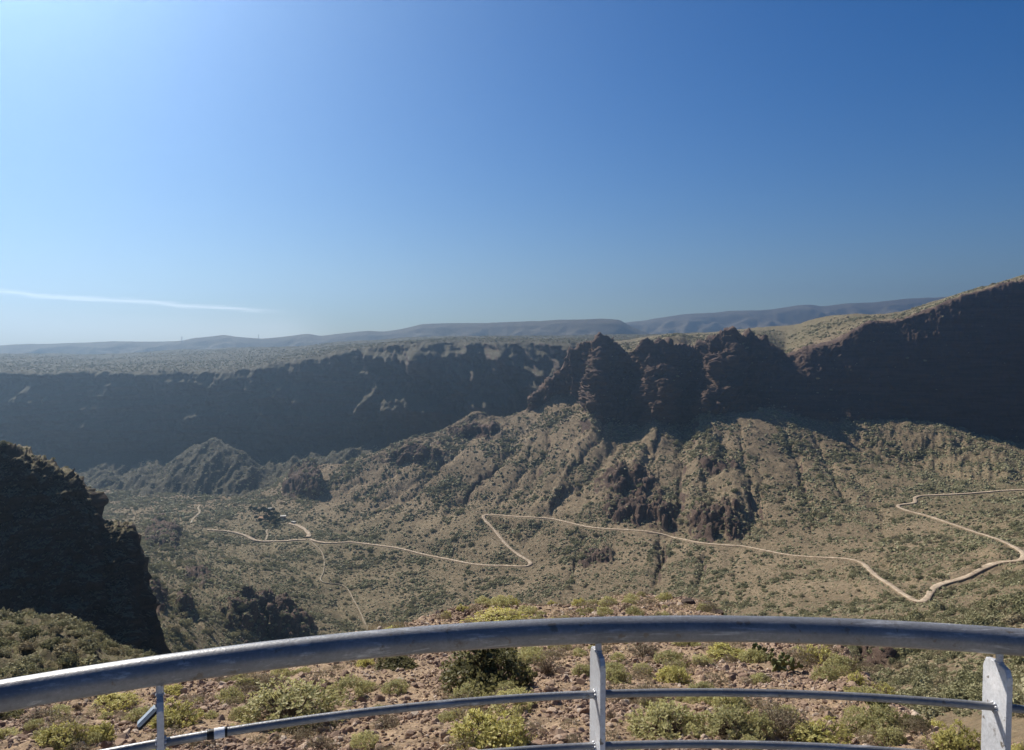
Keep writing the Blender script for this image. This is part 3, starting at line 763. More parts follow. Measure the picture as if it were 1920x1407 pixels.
# pick the largest in view as individual shrubs
ind = []
for src, P_, R_ in ((3, p, rad), (5, p5, rad5)):
    a_ = R_ * F / np.linalg.norm(P_, axis=1)
    sx, sy = proj(P_[:, 0], P_[:, 1], P_[:, 2])
    ok = (sx > 0) & (sx < 1920) & (sy > 600) & (sy < 1405)
    for i in np.argsort(-a_ * ok)[:900]: ind.append((a_[i], src, int(i)))
ind.sort(reverse=True)
chosen = []
for a_, src, i in ind:
    P_ = p if src == 3 else p5; R_ = rad if src == 3 else rad5
    if visible(P_[i] + np.array([0, 0, R_[i] * 0.7]), R_[i] * 1.2): chosen.append((src, i))
    if len(chosen) >= 215: break
for k, (src, i) in enumerate(chosen):
    P_ = p if src == 3 else p5; R_ = rad if src == 3 else rad5
    o = link('shrub', leafy[k % 4], loc=tuple(P_[i]))
    s_ = float(R_[i]); o.scale = (s_, s_, s_ * random.uniform(0.85, 1.1)); o.rotation_euler = (0, 0, random.uniform(0, 6.28))
    x_, y_ = proj(*P_[i])
    if src == 5:
        tag(o, 'small olive shrub crowding the stony shoulder at the foot of the black cliff', 'shrub', 'shrubs on the shoulder under the black cliff')
    elif x_ > 1150:
        tag(o, 'rounded grey-green shrub on the slope dropping away behind the right end of the railing', 'shrub', 'shrubs on the slope behind the right end of the railing')
    else:
        tag(o, 'rounded olive shrub on the green slope right of the black cliff', 'shrub', 'shrubs on the slope right of the black cliff')
c3 = np.array([i for s_, i in chosen if s_ == 3], int); c5 = np.array([i for s_, i in chosen if s_ == 5], int)
m3 = np.ones(len(p), bool); m3[c3] = False; m5 = np.ones(len(p5), bool); m5[c5] = False
p, rad, pxr = p[m3], rad[m3], pxr[m3]; p5, rad5 = p5[m5], rad5[m5]
colA = proto_collection('scrub_clumps', blobs); colB = proto_collection('shrub_crowns', leafy)
fine = pxr > 3.2
zz = np.array([0, 0, 1.0])
scatter_object('scrub', p[~fine], rad[~fine], colA, 'olive and grey scrub dotting the valley floor and the slopes', 'scrub', rng.uniform(0.75, 1.1, (~fine).sum()))
scatter_object('scrub', np.concatenate([p[fine], p5]), np.concatenate([rad[fine], rad5]), colB, 'larger bushy scrub on the nearer slopes', 'scrub', rng.uniform(0.8, 1.1, fine.sum() + len(p5)))
pt_, _, _ = sample_sheet(S3, 85000, wgt * 0 + (0.5 + clump) * (1 - 0.9 * S3rock) * (1 - S3cl) * (qx > -60) * (qx < 1985) * (qy < 1345) * (Y < 900) / (1 + (Y / 500) ** 2))
tx_, ty_ = proj(pt_[:, 0], pt_[:, 1], pt_[:, 2]); pt_ = pt_[road_clear(tx_, ty_) > 1.0]
scatter_object('scrub', pt_, np.clip(np.exp(rng.normal(0, 0.4, len(pt_))) * 0.33, 0.12, 0.8), colA, 'low tufts of dry scrub between the shrubs of the slopes', 'scrub', rng.uniform(0.6, 1.0, len(pt_)))
# plateau and its talus
X, Y, Z, Tg, N = S2
qx, qy = proj(X, Y, Z)
w2 = np.where(Tg < 3.4, 1.0, np.where(Tg > 7.3, 1.0, 0.0)) * (qx > -40) * (qx < 1960) * (Tg < 10.2)
w2 = w2 / (1 + np.maximum(0, (Y - 1600) / 250.0))
p2, _, _ = sample_sheet(S2, 40000, w2)
scatter_object('scrub', p2, np.clip(np.exp(rng.normal(0, 0.4, len(p2))) * 1.0, 0.4, 2.6), colA, 'hazy scrub on the far plateau and below its wall', 'scrub', rng.uniform(0.7, 1.0, len(p2)))
# cliff top at the left
w4 = (S4[3] > 4.0) * np.clip((S4[4][..., 2] - 0.35) * 2, 0, 1) + (S4[3] < 4.0) * sstep(0.5, 0.75, S4[4][..., 2]) * 0.05
p4, _, _ = sample_sheet(S4, 520, w4 + 1e-6)
scatter_object('scrub', p4, np.clip(np.exp(rng.normal(0, 0.4, len(p4))) * 0.5, 0.2, 1.2), colB, 'dry tufts clinging to the top of the black cliff', 'scrub')
HAZE = 1.6e-4; ANI = 0.80; HCOL = (0.47, 0.71, 1.0, 1); SKY = 0.05; SUN = 5.0; EXPO = 0.68; DUST = 0.2; AIR = 0.95; SAT = 1.45; CLOUD = (19.0, 19.0, 18.4); PT = (-24.0, -10.0, 0.0)

# ================================================================== hamlet, trees and pylons in the distance
def at(px_, py_, bvh=None):
    return hit(px_, py_, bvh or bvh3)

M['white'] = simple_mat('white_wall', (0.45, 0.43, 0.38), (0.58, 0.56, 0.50), 0.5)
M['tan'] = simple_mat('stone_wall', (0.34, 0.25, 0.17), (0.45, 0.33, 0.23), 0.5)
M['tile'] = simple_mat('roof_tile', (0.45, 0.28, 0.16), (0.55, 0.36, 0.22), 1.0)
M['pane'] = simple_mat('window_glass', (0.03, 0.035, 0.04), (0.05, 0.05, 0.055), 1.0, rough=0.2, spec=0.5)
M['bark'] = simple_mat('bark', (0.10, 0.075, 0.05), (0.16, 0.12, 0.085), 6.0)
M['tree'] = simple_mat('tree_leaf', (0.035, 0.055, 0.025), (0.065, 0.085, 0.035), 2.0)
M['steel'] = simple_mat('pylon_steel', (0.20, 0.20, 0.21), (0.28, 0.28, 0.29), 1.0, rough=0.6)

def box_bm(bm, x0, x1, y0, y1, z0, z1):
    v = [bm.verts.new((x, y, z)) for z in (z0, z1) for y in (y0, y1) for x in (x0, x1)]
    for q in ((0, 2, 3, 1), (4, 5, 7, 6), (0, 1, 5, 4), (2, 6, 7, 3), (0, 4, 6, 2), (1, 3, 7, 5)):
        bm.faces.new([v[i] for i in q])

def bm_obj(name, bm, mat, parent=None, smooth=False):
    bmesh.ops.recalc_face_normals(bm, faces=bm.faces)
    me = bpy.data.meshes.new(name); bm.to_mesh(me); bm.free()
    me.materials.append(mat)
    if smooth:
        for f in me.polygons: f.use_smooth = True
    return link(name, me, parent)

def house(px_, py_, w, d, h, wall, roof_m, label, rz, flat_roof):
    g = at(px_, py_)
    t = empty('house', (g.x, g.y, g.z - 0.6)); t.rotation_euler.z = rz
    bm = bmesh.new(); box_bm(bm, -w / 2, w / 2, -d / 2, d / 2, 0, h); bm_obj('wall', bm, M[wall], t)
    bm = bmesh.new()
    if flat_roof:
        box_bm(bm, -w / 2 - .3, w / 2 + .3, -d / 2 - .3, d / 2 + .3, h, h + .35)
    else:
        a = [bm.verts.new(q) for q in ((-w / 2 - .4, -d / 2 - .5, h), (w / 2 + .4, -d / 2 - .5, h), (w / 2 + .4, d / 2 + .5, h), (-w / 2 - .4, d / 2 + .5, h), (-w / 2 - .4, 0, h + d * .3), (w / 2 + .4, 0, h + d * .3))]
        for q in ((0, 1, 5, 4), (2, 3, 4, 5), (0, 4, 3), (1, 2, 5), (0, 3, 2, 1)): bm.faces.new([a[i] for i in q])
    bm_obj('roof', bm, M[roof_m], t)
    for k in (-1, 1):
        bm = bmesh.new(); box_bm(bm, k * w * .25 - .6, k * w * .25 + .6, -d / 2 - .06, -d / 2 + .1, 1.4, 2.6); bm_obj('window', bm, M['pane'], t)
    bm = bmesh.new(); box_bm(bm, -.5, .5, -d / 2 - .06, -d / 2 + .1, 0.3, 2.3); bm_obj('door', bm, M['bark'], t)
    tag(t, label, 'house', 'houses of the valley hamlet')
house(506, 957, 5, 4, 3.5, 'white', 'white', 'small white flat-roofed house uphill above the dark trees of the hamlet', 0.4, True)
house(492, 974, 8, 6, 3, 'tan', 'tile', 'low house with an ochre roof left of the dark trees of the hamlet', -0.3, False)
house(531, 973, 7, 6, 4.5, 'tan', 'white', 'taller brown house with a pale roof where the dirt road reaches the hamlet', 0.2, True)
house(550, 981, 6, 3, 2.4, 'white', 'white', 'low pale shed beside the road end below the brown house', -0.5, True)

def tree_parts(seed):
    bm = bmesh.new()
    def limb(a, b, r0, r1):
        a = Vector(a); b = Vector(b); d = (b - a).normalized(); s = d.orthogonal().normalized(); t = d.cross(s)
        A = [bm.verts.new(a + (s * math.cos(k * PI / 3) + t * math.sin(k * PI / 3)) * r0) for k in range(6)]
        B = [bm.verts.new(b + (s * math.cos(k * PI / 3) + t * math.sin(k * PI / 3)) * r1) for k in range(6)]
        for k in range(6): bm.faces.new((A[k], A[(k + 1) % 6], B[(k + 1) % 6], B[k]))
    limb((0, 0, -0.4), (0.1, 0, 1.2), 0.16, 0.11)
    rr = random.Random(seed)
    for k in range(5):
        an = k * 1.26 + rr.random(); limb((0.1, 0, 1.1), (math.cos(an) * 0.7, math.sin(an) * 0.7, 2.0 + rr.random() * 0.5), 0.09, 0.03)
    me = bpy.data.meshes.new('trunk'); bm.to_mesh(me); bm.free(); me.materials.append(M['bark'])
    cr = leafy_mesh('crown', 60 + seed, M['tree'], n=420, core=False, leaf=0.22)
    return me, cr
tp = [tree_parts(i) for i in range(3)]
for k, (x_, y_, s_) in enumerate([(478, 962, 2.2), (486, 966, 2.6), (494, 962, 2.5), (500, 968, 3.0), (508, 972, 2.6), (514, 978, 2.4), (498, 977, 2.4), (506, 982, 2.8), (518, 970, 2.2), (488, 982, 2.0), (522, 983, 2.3), (512, 962, 2.0), (480, 976, 1.8), (470, 958, 1.9), (516, 988, 2.0)]):
    g = at(x_, y_)
    t = empty('tree', (g.x, g.y, g.z)); t.scale = (s_, s_, s_); t.rotation_euler.z = k * 1.7
    link('trunk', tp[k % 3][0], t); c = link('crown', tp[k % 3][1], t, (0, 0, 2.0)); c.scale = (1.35, 1.35, 1.5)
    tag(t, 'dark leafy tree in the clump around the hamlet', 'tree', 'trees of the valley hamlet')

def pylon(px_, py_, D, h, label):
    x_, y_, z_ = [float(c) for c in unproj(px_, py_, D)]
    bm = bmesh.new(); w = h * 0.11; tk = h * 0.012
    def bar(a, b):
        a = Vector(a); b = Vector(b); d = (b - a).normalized(); s = d.orthogonal().normalized() * tk; t = d.cross(s)
        A = [bm.verts.new(a + q) for q in (s, t, -s, -t)]; B = [bm.verts.new(b + q) for q in (s, t, -s, -t)]
        for k in range(4): bm.faces.new((A[k], A[(k + 1) % 4], B[(k + 1) % 4], B[k]))
    for sx_, sy_ in ((1, 1), (1, -1), (-1, -1), (-1, 1)):
        bar((sx_ * w, sy_ * w, -8), (sx_ * w * .12, sy_ * w * .12, h))
    for k in range(6):
        f0, f1 = 1 - k / 6.5, 1 - (k + 1) / 6.5
        bar((-w * f0, -w * f0, h * k / 6.5), (w * f1, -w * f1, h * (k + 1) / 6.5)); bar((w * f0, -w * f0, h * k / 6.5), (-w * f1, -w * f1, h * (k + 1) / 6.5))
    lat = bm_obj('power_pylon', bm, M['steel']); lat.location = (x_, y_, z_)
    for zz_ in (0.72, 0.84, 0.96):
        bm = bmesh.new(); box_bm(bm, -h * .18, h * .18, -tk, tk, h * zz_ - tk, h * zz_ + tk); bm_obj('crossarm', bm, M['steel'], lat)
    tag(lat, label, 'pylon', 'power pylons on the far hills')
pylon(341, 641, 4420, 30, 'lattice power pylon left of the rounded far summit')
pylon(485, 636, 4420, 26, 'lattice power pylon right of the rounded far summit')

# ================================================================== loose rubble on the near slope
M['stone'] = simple_mat('rubble_stone', (0.22, 0.145, 0.10), (0.36, 0.255, 0.18), 2.0, rough=0.9,
                        rnd=[(0.0, (0.14, 0.09, 0.065)), (0.45, (0.28, 0.195, 0.135)), (0.8, (0.38, 0.275, 0.195)), (1.0, (0.47, 0.40, 0.32))])
M['darkrock'] = simple_mat('dark_boulder', (0.045, 0.033, 0.027), (0.11, 0.08, 0.06), 3.0, bump=0.6)
def stone_mesh(seed, mat='stone', sub=1, name='stone'):
    v, f = ico(sub + 1)
    r_ = np.random.default_rng(seed)
    for k in range(9):
        n_ = r_.normal(size=3); n_ /= np.linalg.norm(n_); d_ = r_.uniform(0.45, 0.8)
        s_ = v @ n_; v = v - np.clip(s_ - d_, 0, None)[:, None] * n_
    v = v * r_.uniform(0.7, 1.25, 3) * np.array([1, 1, 0.75])
    return mesh_np(name, v, f, M[mat], smooth=False)
colS = proto_collection('rubble_stones', [stone_mesh(i) for i in range(6)])
X6, Y6, Z6, T6, N6 = S6
qx, qy = proj(X6, Y6, Z6)
wst = (T6 < 1.03) * (qx > -30) * (qx < 1950) * (qy < 1440) * (0.25 + sstep(-0.2, 0.5, fbm(X6 / 1.6, Y6 / 1.6, X6 * 0 + 3, 2)))
wst = wst / (Y6 ** 1.3 + 1)
ps, _, _ = sample_sheet(S6, 60000, wst)
rs = np.clip(np.exp(rng.normal(0, 0.55, len(ps))) * 0.0118 * (1 + ps[:, 1] / 14), 0.007, 0.10)
scatter_object('rubble', ps, rs, colS, 'reddish brown stones and gravel strewn over the slope below the railing', 'rubble', tiltamt=0.6)

def boulder(px_, py_, s_, label, seed):
    g = at(px_, py_, bvh6)
    o = link('boulder', stone_mesh(seed, 'darkrock', 2, 'boulder'), loc=(g.x, g.y, g.z + s_ * 0.15)); o.scale = (s_ * 1.3, s_, s_ * 0.8)
    o.rotation_euler = (0.2, 0.1, seed); tag(o, label, 'boulder')
boulder(1288, 1131, 0.20, 'dark boulder at the crest of the rubble slope, left of its two neighbours', 101)
boulder(1326, 1138, 0.27, 'largest dark boulder on the crest of the rubble slope, above the railing', 102)
boulder(1347, 1151, 0.17, 'dark boulder at the end of the crest where the rubble slope drops off', 103)

# ================================================================== shrubs on the near slope
def leaf_mat(name, a, b, c_, tr=0.45):
    m, nt, bs, out = new_mat(name)
    tc = nd(nt, 'ShaderNodeTexCoord')
    n = noise_n(nt, tc.outputs['Object'], 2.2, 3, 0.6)
    n2 = noise_n(nt, tc.outputs['Object'], 22.0, 2, 0.6)
    c = ramp(nt, n.outputs['Fac'], [(0.35, a), (0.65, b)]).outputs[0]
    f_ = ramp(nt, n2.outputs['Fac'], [(0.45, (0, 0, 0)), (0.62, (1, 1, 1))]).outputs[0]
    c = mix(nt, f_, c, c_)
    oi = nd(nt, 'ShaderNodeObjectInfo')
    hs = nd(nt, 'ShaderNodeHueSaturation'); nt.links.new(c, hs.inputs['Color'])
    mr = nd(nt, 'ShaderNodeMapRange', i_3=0.8, i_4=1.15); nt.links.new(oi.outputs['Random'], mr.inputs[0]); nt.links.new(mr.outputs[0], hs.inputs['Value'])
    c = hs.outputs[0]
    nt.links.new(c, bs.inputs['Base Color']); bs.inputs['Roughness'].default_value = 0.6; bs.inputs['Specular IOR Level'].default_value = 0.25
    t_ = nd(nt, 'ShaderNodeBsdfTranslucent'); nt.links.new(c, t_.inputs[0])
    mx = nd(nt, 'ShaderNodeMixShader', i_0=tr)
    nt.links.new(bs.outputs[0], mx.inputs[1]); nt.links.new(t_.outputs[0], mx.inputs[2]); nt.links.new(mx.outputs[0], out.inputs[0])
    return m
M['leaf_yellow'] = leaf_mat('spurge_leaf', (0.46, 0.43, 0.12), (0.54, 0.49, 0.16), (0.62, 0.56, 0.24))
M['leaf_pale'] = leaf_mat('pale_leaf', (0.38, 0.36, 0.15), (0.46, 0.43, 0.19), (0.54, 0.50, 0.25))
M['leaf_dark'] = leaf_mat('olive_leaf', (0.14, 0.135, 0.055), (0.20, 0.19, 0.08), (0.29, 0.27, 0.12))
M['leaf_dry'] = leaf_mat('dry_leaf', (0.20, 0.16, 0.095), (0.26, 0.21, 0.13), (0.30, 0.25, 0.16))
M['twig'] = simple_mat('twig_bark', (0.13, 0.10, 0.075), (0.21, 0.165, 0.125), 5.0)
M['cactus'] = leaf_mat('cactus_skin', (0.12, 0.14, 0.045), (0.17, 0.18, 0.06), (0.21, 0.20, 0.08), 0.05)

def shrub_meshes(seed, tips, leaf, leaves, mat, spread=1.0, bare=0.0, up=0.15, stem=0.012, hgt=0.85, wide=0.42):
    r_ = np.random.default_rng(seed)
    d = r_.normal(size=(tips, 3)); d[:, 2] = np.abs(d[:, 2]) + up; d /= np.linalg.norm(d, axis=1)[:, None]
    lump = 1 + 0.38 * fbm(d[:, 0] * 1.6 + seed * 3.1, d[:, 1] * 1.6, d[:, 2] * 1.6, 2)
    rad_ = lump * r_.uniform(0.62, 1.0, tips) ** 0.6
    tip = d * rad_[:, None] * np.array([spread, spread, hgt])
    # stems: base -> bend -> tip
    ns = min(tips, 170)
    V = []; Ff = []
    for i in range(ns):
        b0 = np.array([r_.normal(0, 0.10), r_.normal(0, 0.10), -0.06])
        md_ = tip[i] * np.array([0.50, 0.50, 0.42]) + r_.normal(0, 0.035, 3)
        rings = []
        for pnt, rr in ((b0, stem * 1.5), (md_, stem), (tip[i], stem * 0.5)):
            k0 = len(V)
            for k in range(3):
                an = k * 2.094; V.append(pnt + np.array([math.cos(an) * rr, math.sin(an) * rr, 0]))
            rings.append(k0)
        for a_, b_ in zip(rings[:-1], rings[1:]):
            for k in range(3): Ff.append((a_ + k, a_ + (k + 1) % 3, b_ + (k + 1) % 3, b_ + k))
    sm = mesh_np('stems', np.array(V), np.array(Ff), M['twig'])
    # rosettes
    sel = r_.uniform(size=tips) >= bare
    tp_ = tip[sel]; dd = d[sel]; n = len(tp_)
    P_ = np.repeat(tp_, leaves, 0); A_ = np.repeat(dd, leaves, 0)
    o_ = r_.normal(size=(n * leaves, 3)); o_ -= (o_ * A_).sum(1)[:, None] * A_; o_ /= np.linalg.norm(o_, axis=1)[:, None]
    ax = A_ * r_.uniform(0.2, 1.0, (n * leaves, 1)) + o_ * r_.uniform(0.5, 1.0, (n * leaves, 1)); ax /= np.linalg.norm(ax, axis=1)[:, None]
    sd = np.cross(ax, A_ + 0.01); sd /= np.linalg.norm(sd, axis=1)[:, None] + 1e-9
    l = (leaf * r_.uniform(0.6, 1.25, n * leaves))[:, None]
    base = P_ - A_ * l * r_.uniform(0, 1.2, (n * leaves, 1))
    q = np.stack([base, base + ax * l * 0.55 + sd * l * wide * 0.5, base + ax * l, base + ax * l * 0.55 - sd * l * wide * 0.5], 1).reshape(-1, 3)
    fm = mesh_np('foliage', q, np.arange(len(q)).reshape(-1, 4), M[mat], smooth=False)
    return sm, fm

SH = {
    'yellow': [shrub_meshes(200 + i, 420, 0.115, 9, 'leaf_yellow') for i in range(3)],
    'pale': [shrub_meshes(210 + i, 520, 0.10, 8, 'leaf_pale') for i in range(3)],
    'leggy': [shrub_meshes(220 + i, 150, 0.13, 9, 'leaf_yellow', up=0.45, stem=0.016) for i in range(2)],
    'dark': [shrub_meshes(230 + i, 620, 0.105, 9, 'leaf_dark', wide=0.6) for i in range(2)],
    'dry': [shrub_meshes(240 + i, 330, 0.09, 5, 'leaf_dry', bare=0.25, up=0.3, stem=0.010) for i in range(3)],
    'twiggy': [shrub_meshes(250 + i, 150, 0.07, 3, 'leaf_dry', bare=0.7, up=0.5, stem=0.013) for i in range(2)],
    'flat': [shrub_meshes(260 + i, 460, 0.10, 8, 'leaf_yellow', hgt=0.5) for i in range(2)],
}
def near_shrub(x0, x1, ytop, ybot, kind, label, group=None, var=0):
    """a shrub whose foot stands on the rubble slope; extents give its real size at that distance"""
    cx_ = (x0 + x1) / 2
    g = None; y_ = ybot - (ybot - ytop) * 0.22
    while g is None or g.y > 45:
        g = at(cx_, y_, bvh6); y_ += 1.5
        if y_ > ybot + 60: return
    R = (x1 - x0) / 2 / F * g.y
    H = (ybot - ytop) / F * g.y
    t = empty('shrub', (g.x, g.y, g.z - 0.03))
    zr = min(max(H / R * 0.72, 0.55), 1.5)
    t.scale = (R, R, R * zr); t.rotation_euler.z = (cx_ * 0.37) % 6.28
    sm, fm = SH[kind][var % len(SH[kind])]
    link('stems', sm, t); link('foliage', fm, t)
    tag(t, label, 'shrub', group)
G_ = 'shrubs on the near rubble slope'
near = [
    (266, 378, 1308, 1375, 'yellow', 'bright yellow-green dome shrub just right of the left railing post', 0),
    (448, 652, 1268, 1366, 'pale', 'broad pale green shrub above the middle rail, left of centre', 1),
    (60, 162, 1346, 1407, 'yellow', 'yellowish shrub low in the left corner, left of its smaller neighbour', 1),
    (158, 218, 1340, 1396, 'yellow', 'smaller yellowish shrub touching the one in the left corner', 2),
    (36, 116, 1318, 1364, 'dry', 'ochre-tinged shrub above the yellow pair at the left corner', 0),
    (-40, 30, 1352, 1400, 'pale', 'green shrub cut off by the left edge of the picture', 2),
    (-20, 40, 1318, 1352, 'dark', 'dark low shrub under the top rail at the left edge', 0),
    (168, 262, 1294, 1330, 'yellow', 'yellow-green shrub under the top rail left of the left post', 0),
    (300, 346, 1276, 1304, 'yellow', 'small yellow shrub directly under the top rail right of the left post', 2),
    (484, 546, 1256, 1288, 'dry', 'low ochre shrub tucked under the top rail above the broad pale green shrub', 1),
    (432, 476, 1264, 1304, 'twiggy', 'bare dark twiggy shrub beside the broad pale green shrub', 0),
    (380, 412, 1324, 1350, 'pale', 'little grey-green tuft right of the bright yellow-green dome shrub', 0),
    (560, 640, 1366, 1420, 'dry', 'straw-coloured dry shrub under the middle rail, left of centre', 2),
    (132, 160, 1306, 1336, 'twiggy', 'small bare twiggy plant under the top rail at the left', 1),
    (196, 224, 1316, 1340, 'twiggy', 'small bare twiggy plant next to the left post', 0),
    (664, 706, 1226, 1256, 'yellow', 'yellow tuft just beneath the top rail left of the dark olive bush', 1),
    (700, 786, 1222, 1262, 'dark', 'dark low shrub with yellow top touching the underside of the top rail', 1),
    (832, 1006, 1188, 1308, 'dark', 'largest shrub, a dark olive bush under the top rail left of the middle post', 0),
    (998, 1060, 1222, 1276, 'twiggy', 'grey twiggy shrub in the shade right of the dark olive bush', 1),
    (1070, 1116, 1236, 1276, 'pale', 'pale green shrub half hidden behind the middle post, on its left', 1),
    (1124, 1186, 1238, 1296, 'pale', 'yellow-green shrub just right of the middle post above the middle rail', 2),
    (1168, 1248, 1196, 1238, 'dry', 'brownish dry shrub just under the top rail right of the middle post', 1),
    (1226, 1298, 1236, 1294, 'yellow', 'yellow flowering shrub above the middle rail right of the middle post', 1),
    (832, 1008, 1322, 1420, 'yellow', 'big yellow-green shrub under the middle rail left of the middle post', 0),
    (1166, 1336, 1304, 1400, 'pale', 'broad pale green shrub under the middle rail right of the middle post', 0),
    (1300, 1440, 1304, 1398, 'pale', 'broad yellowish shrub merging with the pale one under the middle rail', 2),
    (1404, 1530, 1306, 1394, 'dry', 'brown twiggy shrub under the middle rail, right of the pale shrubs', 0),
    (1126, 1166, 1310, 1360, 'twiggy', 'dark leafless shrub against the middle post below the middle rail', 0),
    (822, 892, 1286, 1334, 'dry', 'dry straw shrub on the middle rail line below the dark olive bush', 1),
    (880, 1004, 1138, 1172, 'flat', 'flat spreading yellow-green shrub on the crest right above the top rail', 0),
    (924, 978, 1112, 1140, 'yellow', 'bright yellow dome shrub on the crest, the widest in its row', 0),
    (853, 878, 1128, 1150, 'leggy', 'leggy yellow shrub on the crest left of the bright dome', 0),
    (824, 850, 1139, 1164, 'leggy', 'leggy pale shrub at the left end of the crest row', 1),
    (1024, 1046, 1120, 1138, 'leggy', 'tiny yellow shrub on the crest between the two bright domes', 0),
    (1070, 1103, 1115, 1144, 'yellow', 'round yellow-green ball shrub on the crest right of the bright dome', 2),
    (1234, 1264, 1106, 1130, 'leggy', 'leggy yellow shrub at the right end of the crest by the dark boulders', 1),
    (1162, 1190, 1126, 1148, 'dry', 'faded shrub on the crest just above the top rail', 2),
    (720, 756, 1168, 1190, 'yellow', 'yellow tuft peeking over the top rail at the left end of the crest', 1),
    (1318, 1404, 1200, 1242, 'yellow', 'yellow-green shrub on bare ground under the top rail, right of centre', 2),
    (1498, 1572, 1198, 1256, 'leggy', 'leggy pale shrub under the top rail left of the dark drop', 0),
    (1584, 1630, 1250, 1292, 'leggy', 'flat-topped yellow shrub on the edge of the drop, left of its twin', 1),
    (1628, 1682, 1250, 1294, 'leggy', 'flat-topped yellow shrub on the edge of the drop, right of its twin', 0),
    (1650, 1684, 1276, 1302, 'yellow', 'low yellow tuft below the flat-topped twins, at the right', 1),
    (1578, 1612, 1280, 1304, 'yellow', 'low yellow tuft below the flat-topped twins, at the left', 2),
    (1466, 1616, 1352, 1404, 'yellow', 'long yellow shrub just above the lowest rail, right of centre', 0),
    (1640, 1704, 1352, 1404, 'pale', 'pale shrub between the long yellow shrub and the right post', 1),
    (1735, 1778, 1318, 1352, 'yellow', 'small yellow shrub left of the right post, just under the middle rail', 2),
    (1742, 1850, 1346, 1430, 'yellow', 'large yellow-green shrub in the corner left of the right post', 0),
    (1884, 1940, 1384, 1440, 'yellow', 'yellow shrub in the bottom corner right of the right post', 1),
    (1690, 1745, 1328, 1372, 'dark', 'dark green shrub between the middle rail and the large corner shrub', 1),
    (690, 760, 1330, 1372, 'dry', 'grey dry tuft on the stones under the middle rail', 0),
    (1390, 1460, 1252, 1290, 'twiggy', 'bare brown twigs on the open ground above the middle rail', 1),
]
for k, (x0, x1, y0, y1, kd, lb, vr) in enumerate(near): near_shrub(x0, x1, y0, y1, kd, lb, G_, vr)
# small dry tufts nobody could tell apart
colT = proto_collection('tufts', [SH['dry'][0][1], SH['dry'][1][1], SH['twiggy'][0][1], SH['pale'][0][1]])
wt = (T6 < 1.0) * (qx > -30) * (qx < 1950) * (qy < 1430) * (0.1 + sstep(0.0, 0.5, fbm(X6 / 1.1, Y6 / 1.1, X6 * 0 + 13, 2))) / (Y6 + 2)
pt, _, _ = sample_sheet(S6, 760, wt)
scatter_object('dry_grass', pt, np.clip(np.exp(rng.normal(0, 0.4, len(pt))) * 0.085 * (1 + pt[:, 1] / 20), 0.04, 0.3), colT, 'small dry tufts and seedlings between the stones', 'dry grass')

# prickly pear
def cactus_mesh(seed):
    r_ = random.Random(seed); bm = bmesh.new()
    def pad(M_, s_):
        g = bmesh.ops.create_uvsphere(bm, u_segments=10, v_segments=7, radius=0.5)
        bmesh.ops.transform(bm, matrix=M_ @ Matrix.Scale(s_, 4) @ Matrix.Translation((0, 0, 0.5)) @ Matrix.Diagonal((0.78, 0.20, 1.0, 1)), verts=g['verts'])
    def grow(M_, s_, dep):
        pad(M_, s_)
        if dep == 0: return
        for k in range(r_.choice((2, 2, 3))):
            N_ = M_ @ Matrix.Translation((0, 0, s_ * 0.92)) @ Matrix.Rotation(r_.uniform(-0.85, 0.85), 4, 'Y') @ Matrix.Rotation(r_.uniform(-0.5, 0.5), 4, 'X') @ Matrix.Rotation(r_.uniform(-1.2, 1.2), 4, 'Z')
            grow(N_, s_ * r_.uniform(0.75, 0.95), dep - 1)
    for k in range(6):
        grow(Matrix.Translation((r_.uniform(-.5, .5), r_.uniform(-.4, .4), -0.05)) @ Matrix.Rotation(r_.uniform(0, 6.28), 4, 'Z') @ Matrix.Rotation(r_.uniform(-.5, .5), 4, 'Y'), 0.34, 2)
    return bm
for x_, y_, s_, lb, sd in ((1436, 1236, 0.30, 'prickly pear cactus on bare ground above the middle rail, uphill of its twin', 3), (1456, 1258, 0.34, 'prickly pear cactus on bare ground above the middle rail, casting a long shadow', 4), (1640, 1348, 0.28, 'yellowish prickly pear under the middle rail near the right post', 5)):
    g = at(x_, y_, bvh6)
    if g is None: continue
    o = bm_obj('cactus', cactus_mesh(sd), M['cactus'], smooth=True); o.location = g; o.scale = (s_,) * 3
    tag(o, lb, 'cactus', 'prickly pears on the near slope')

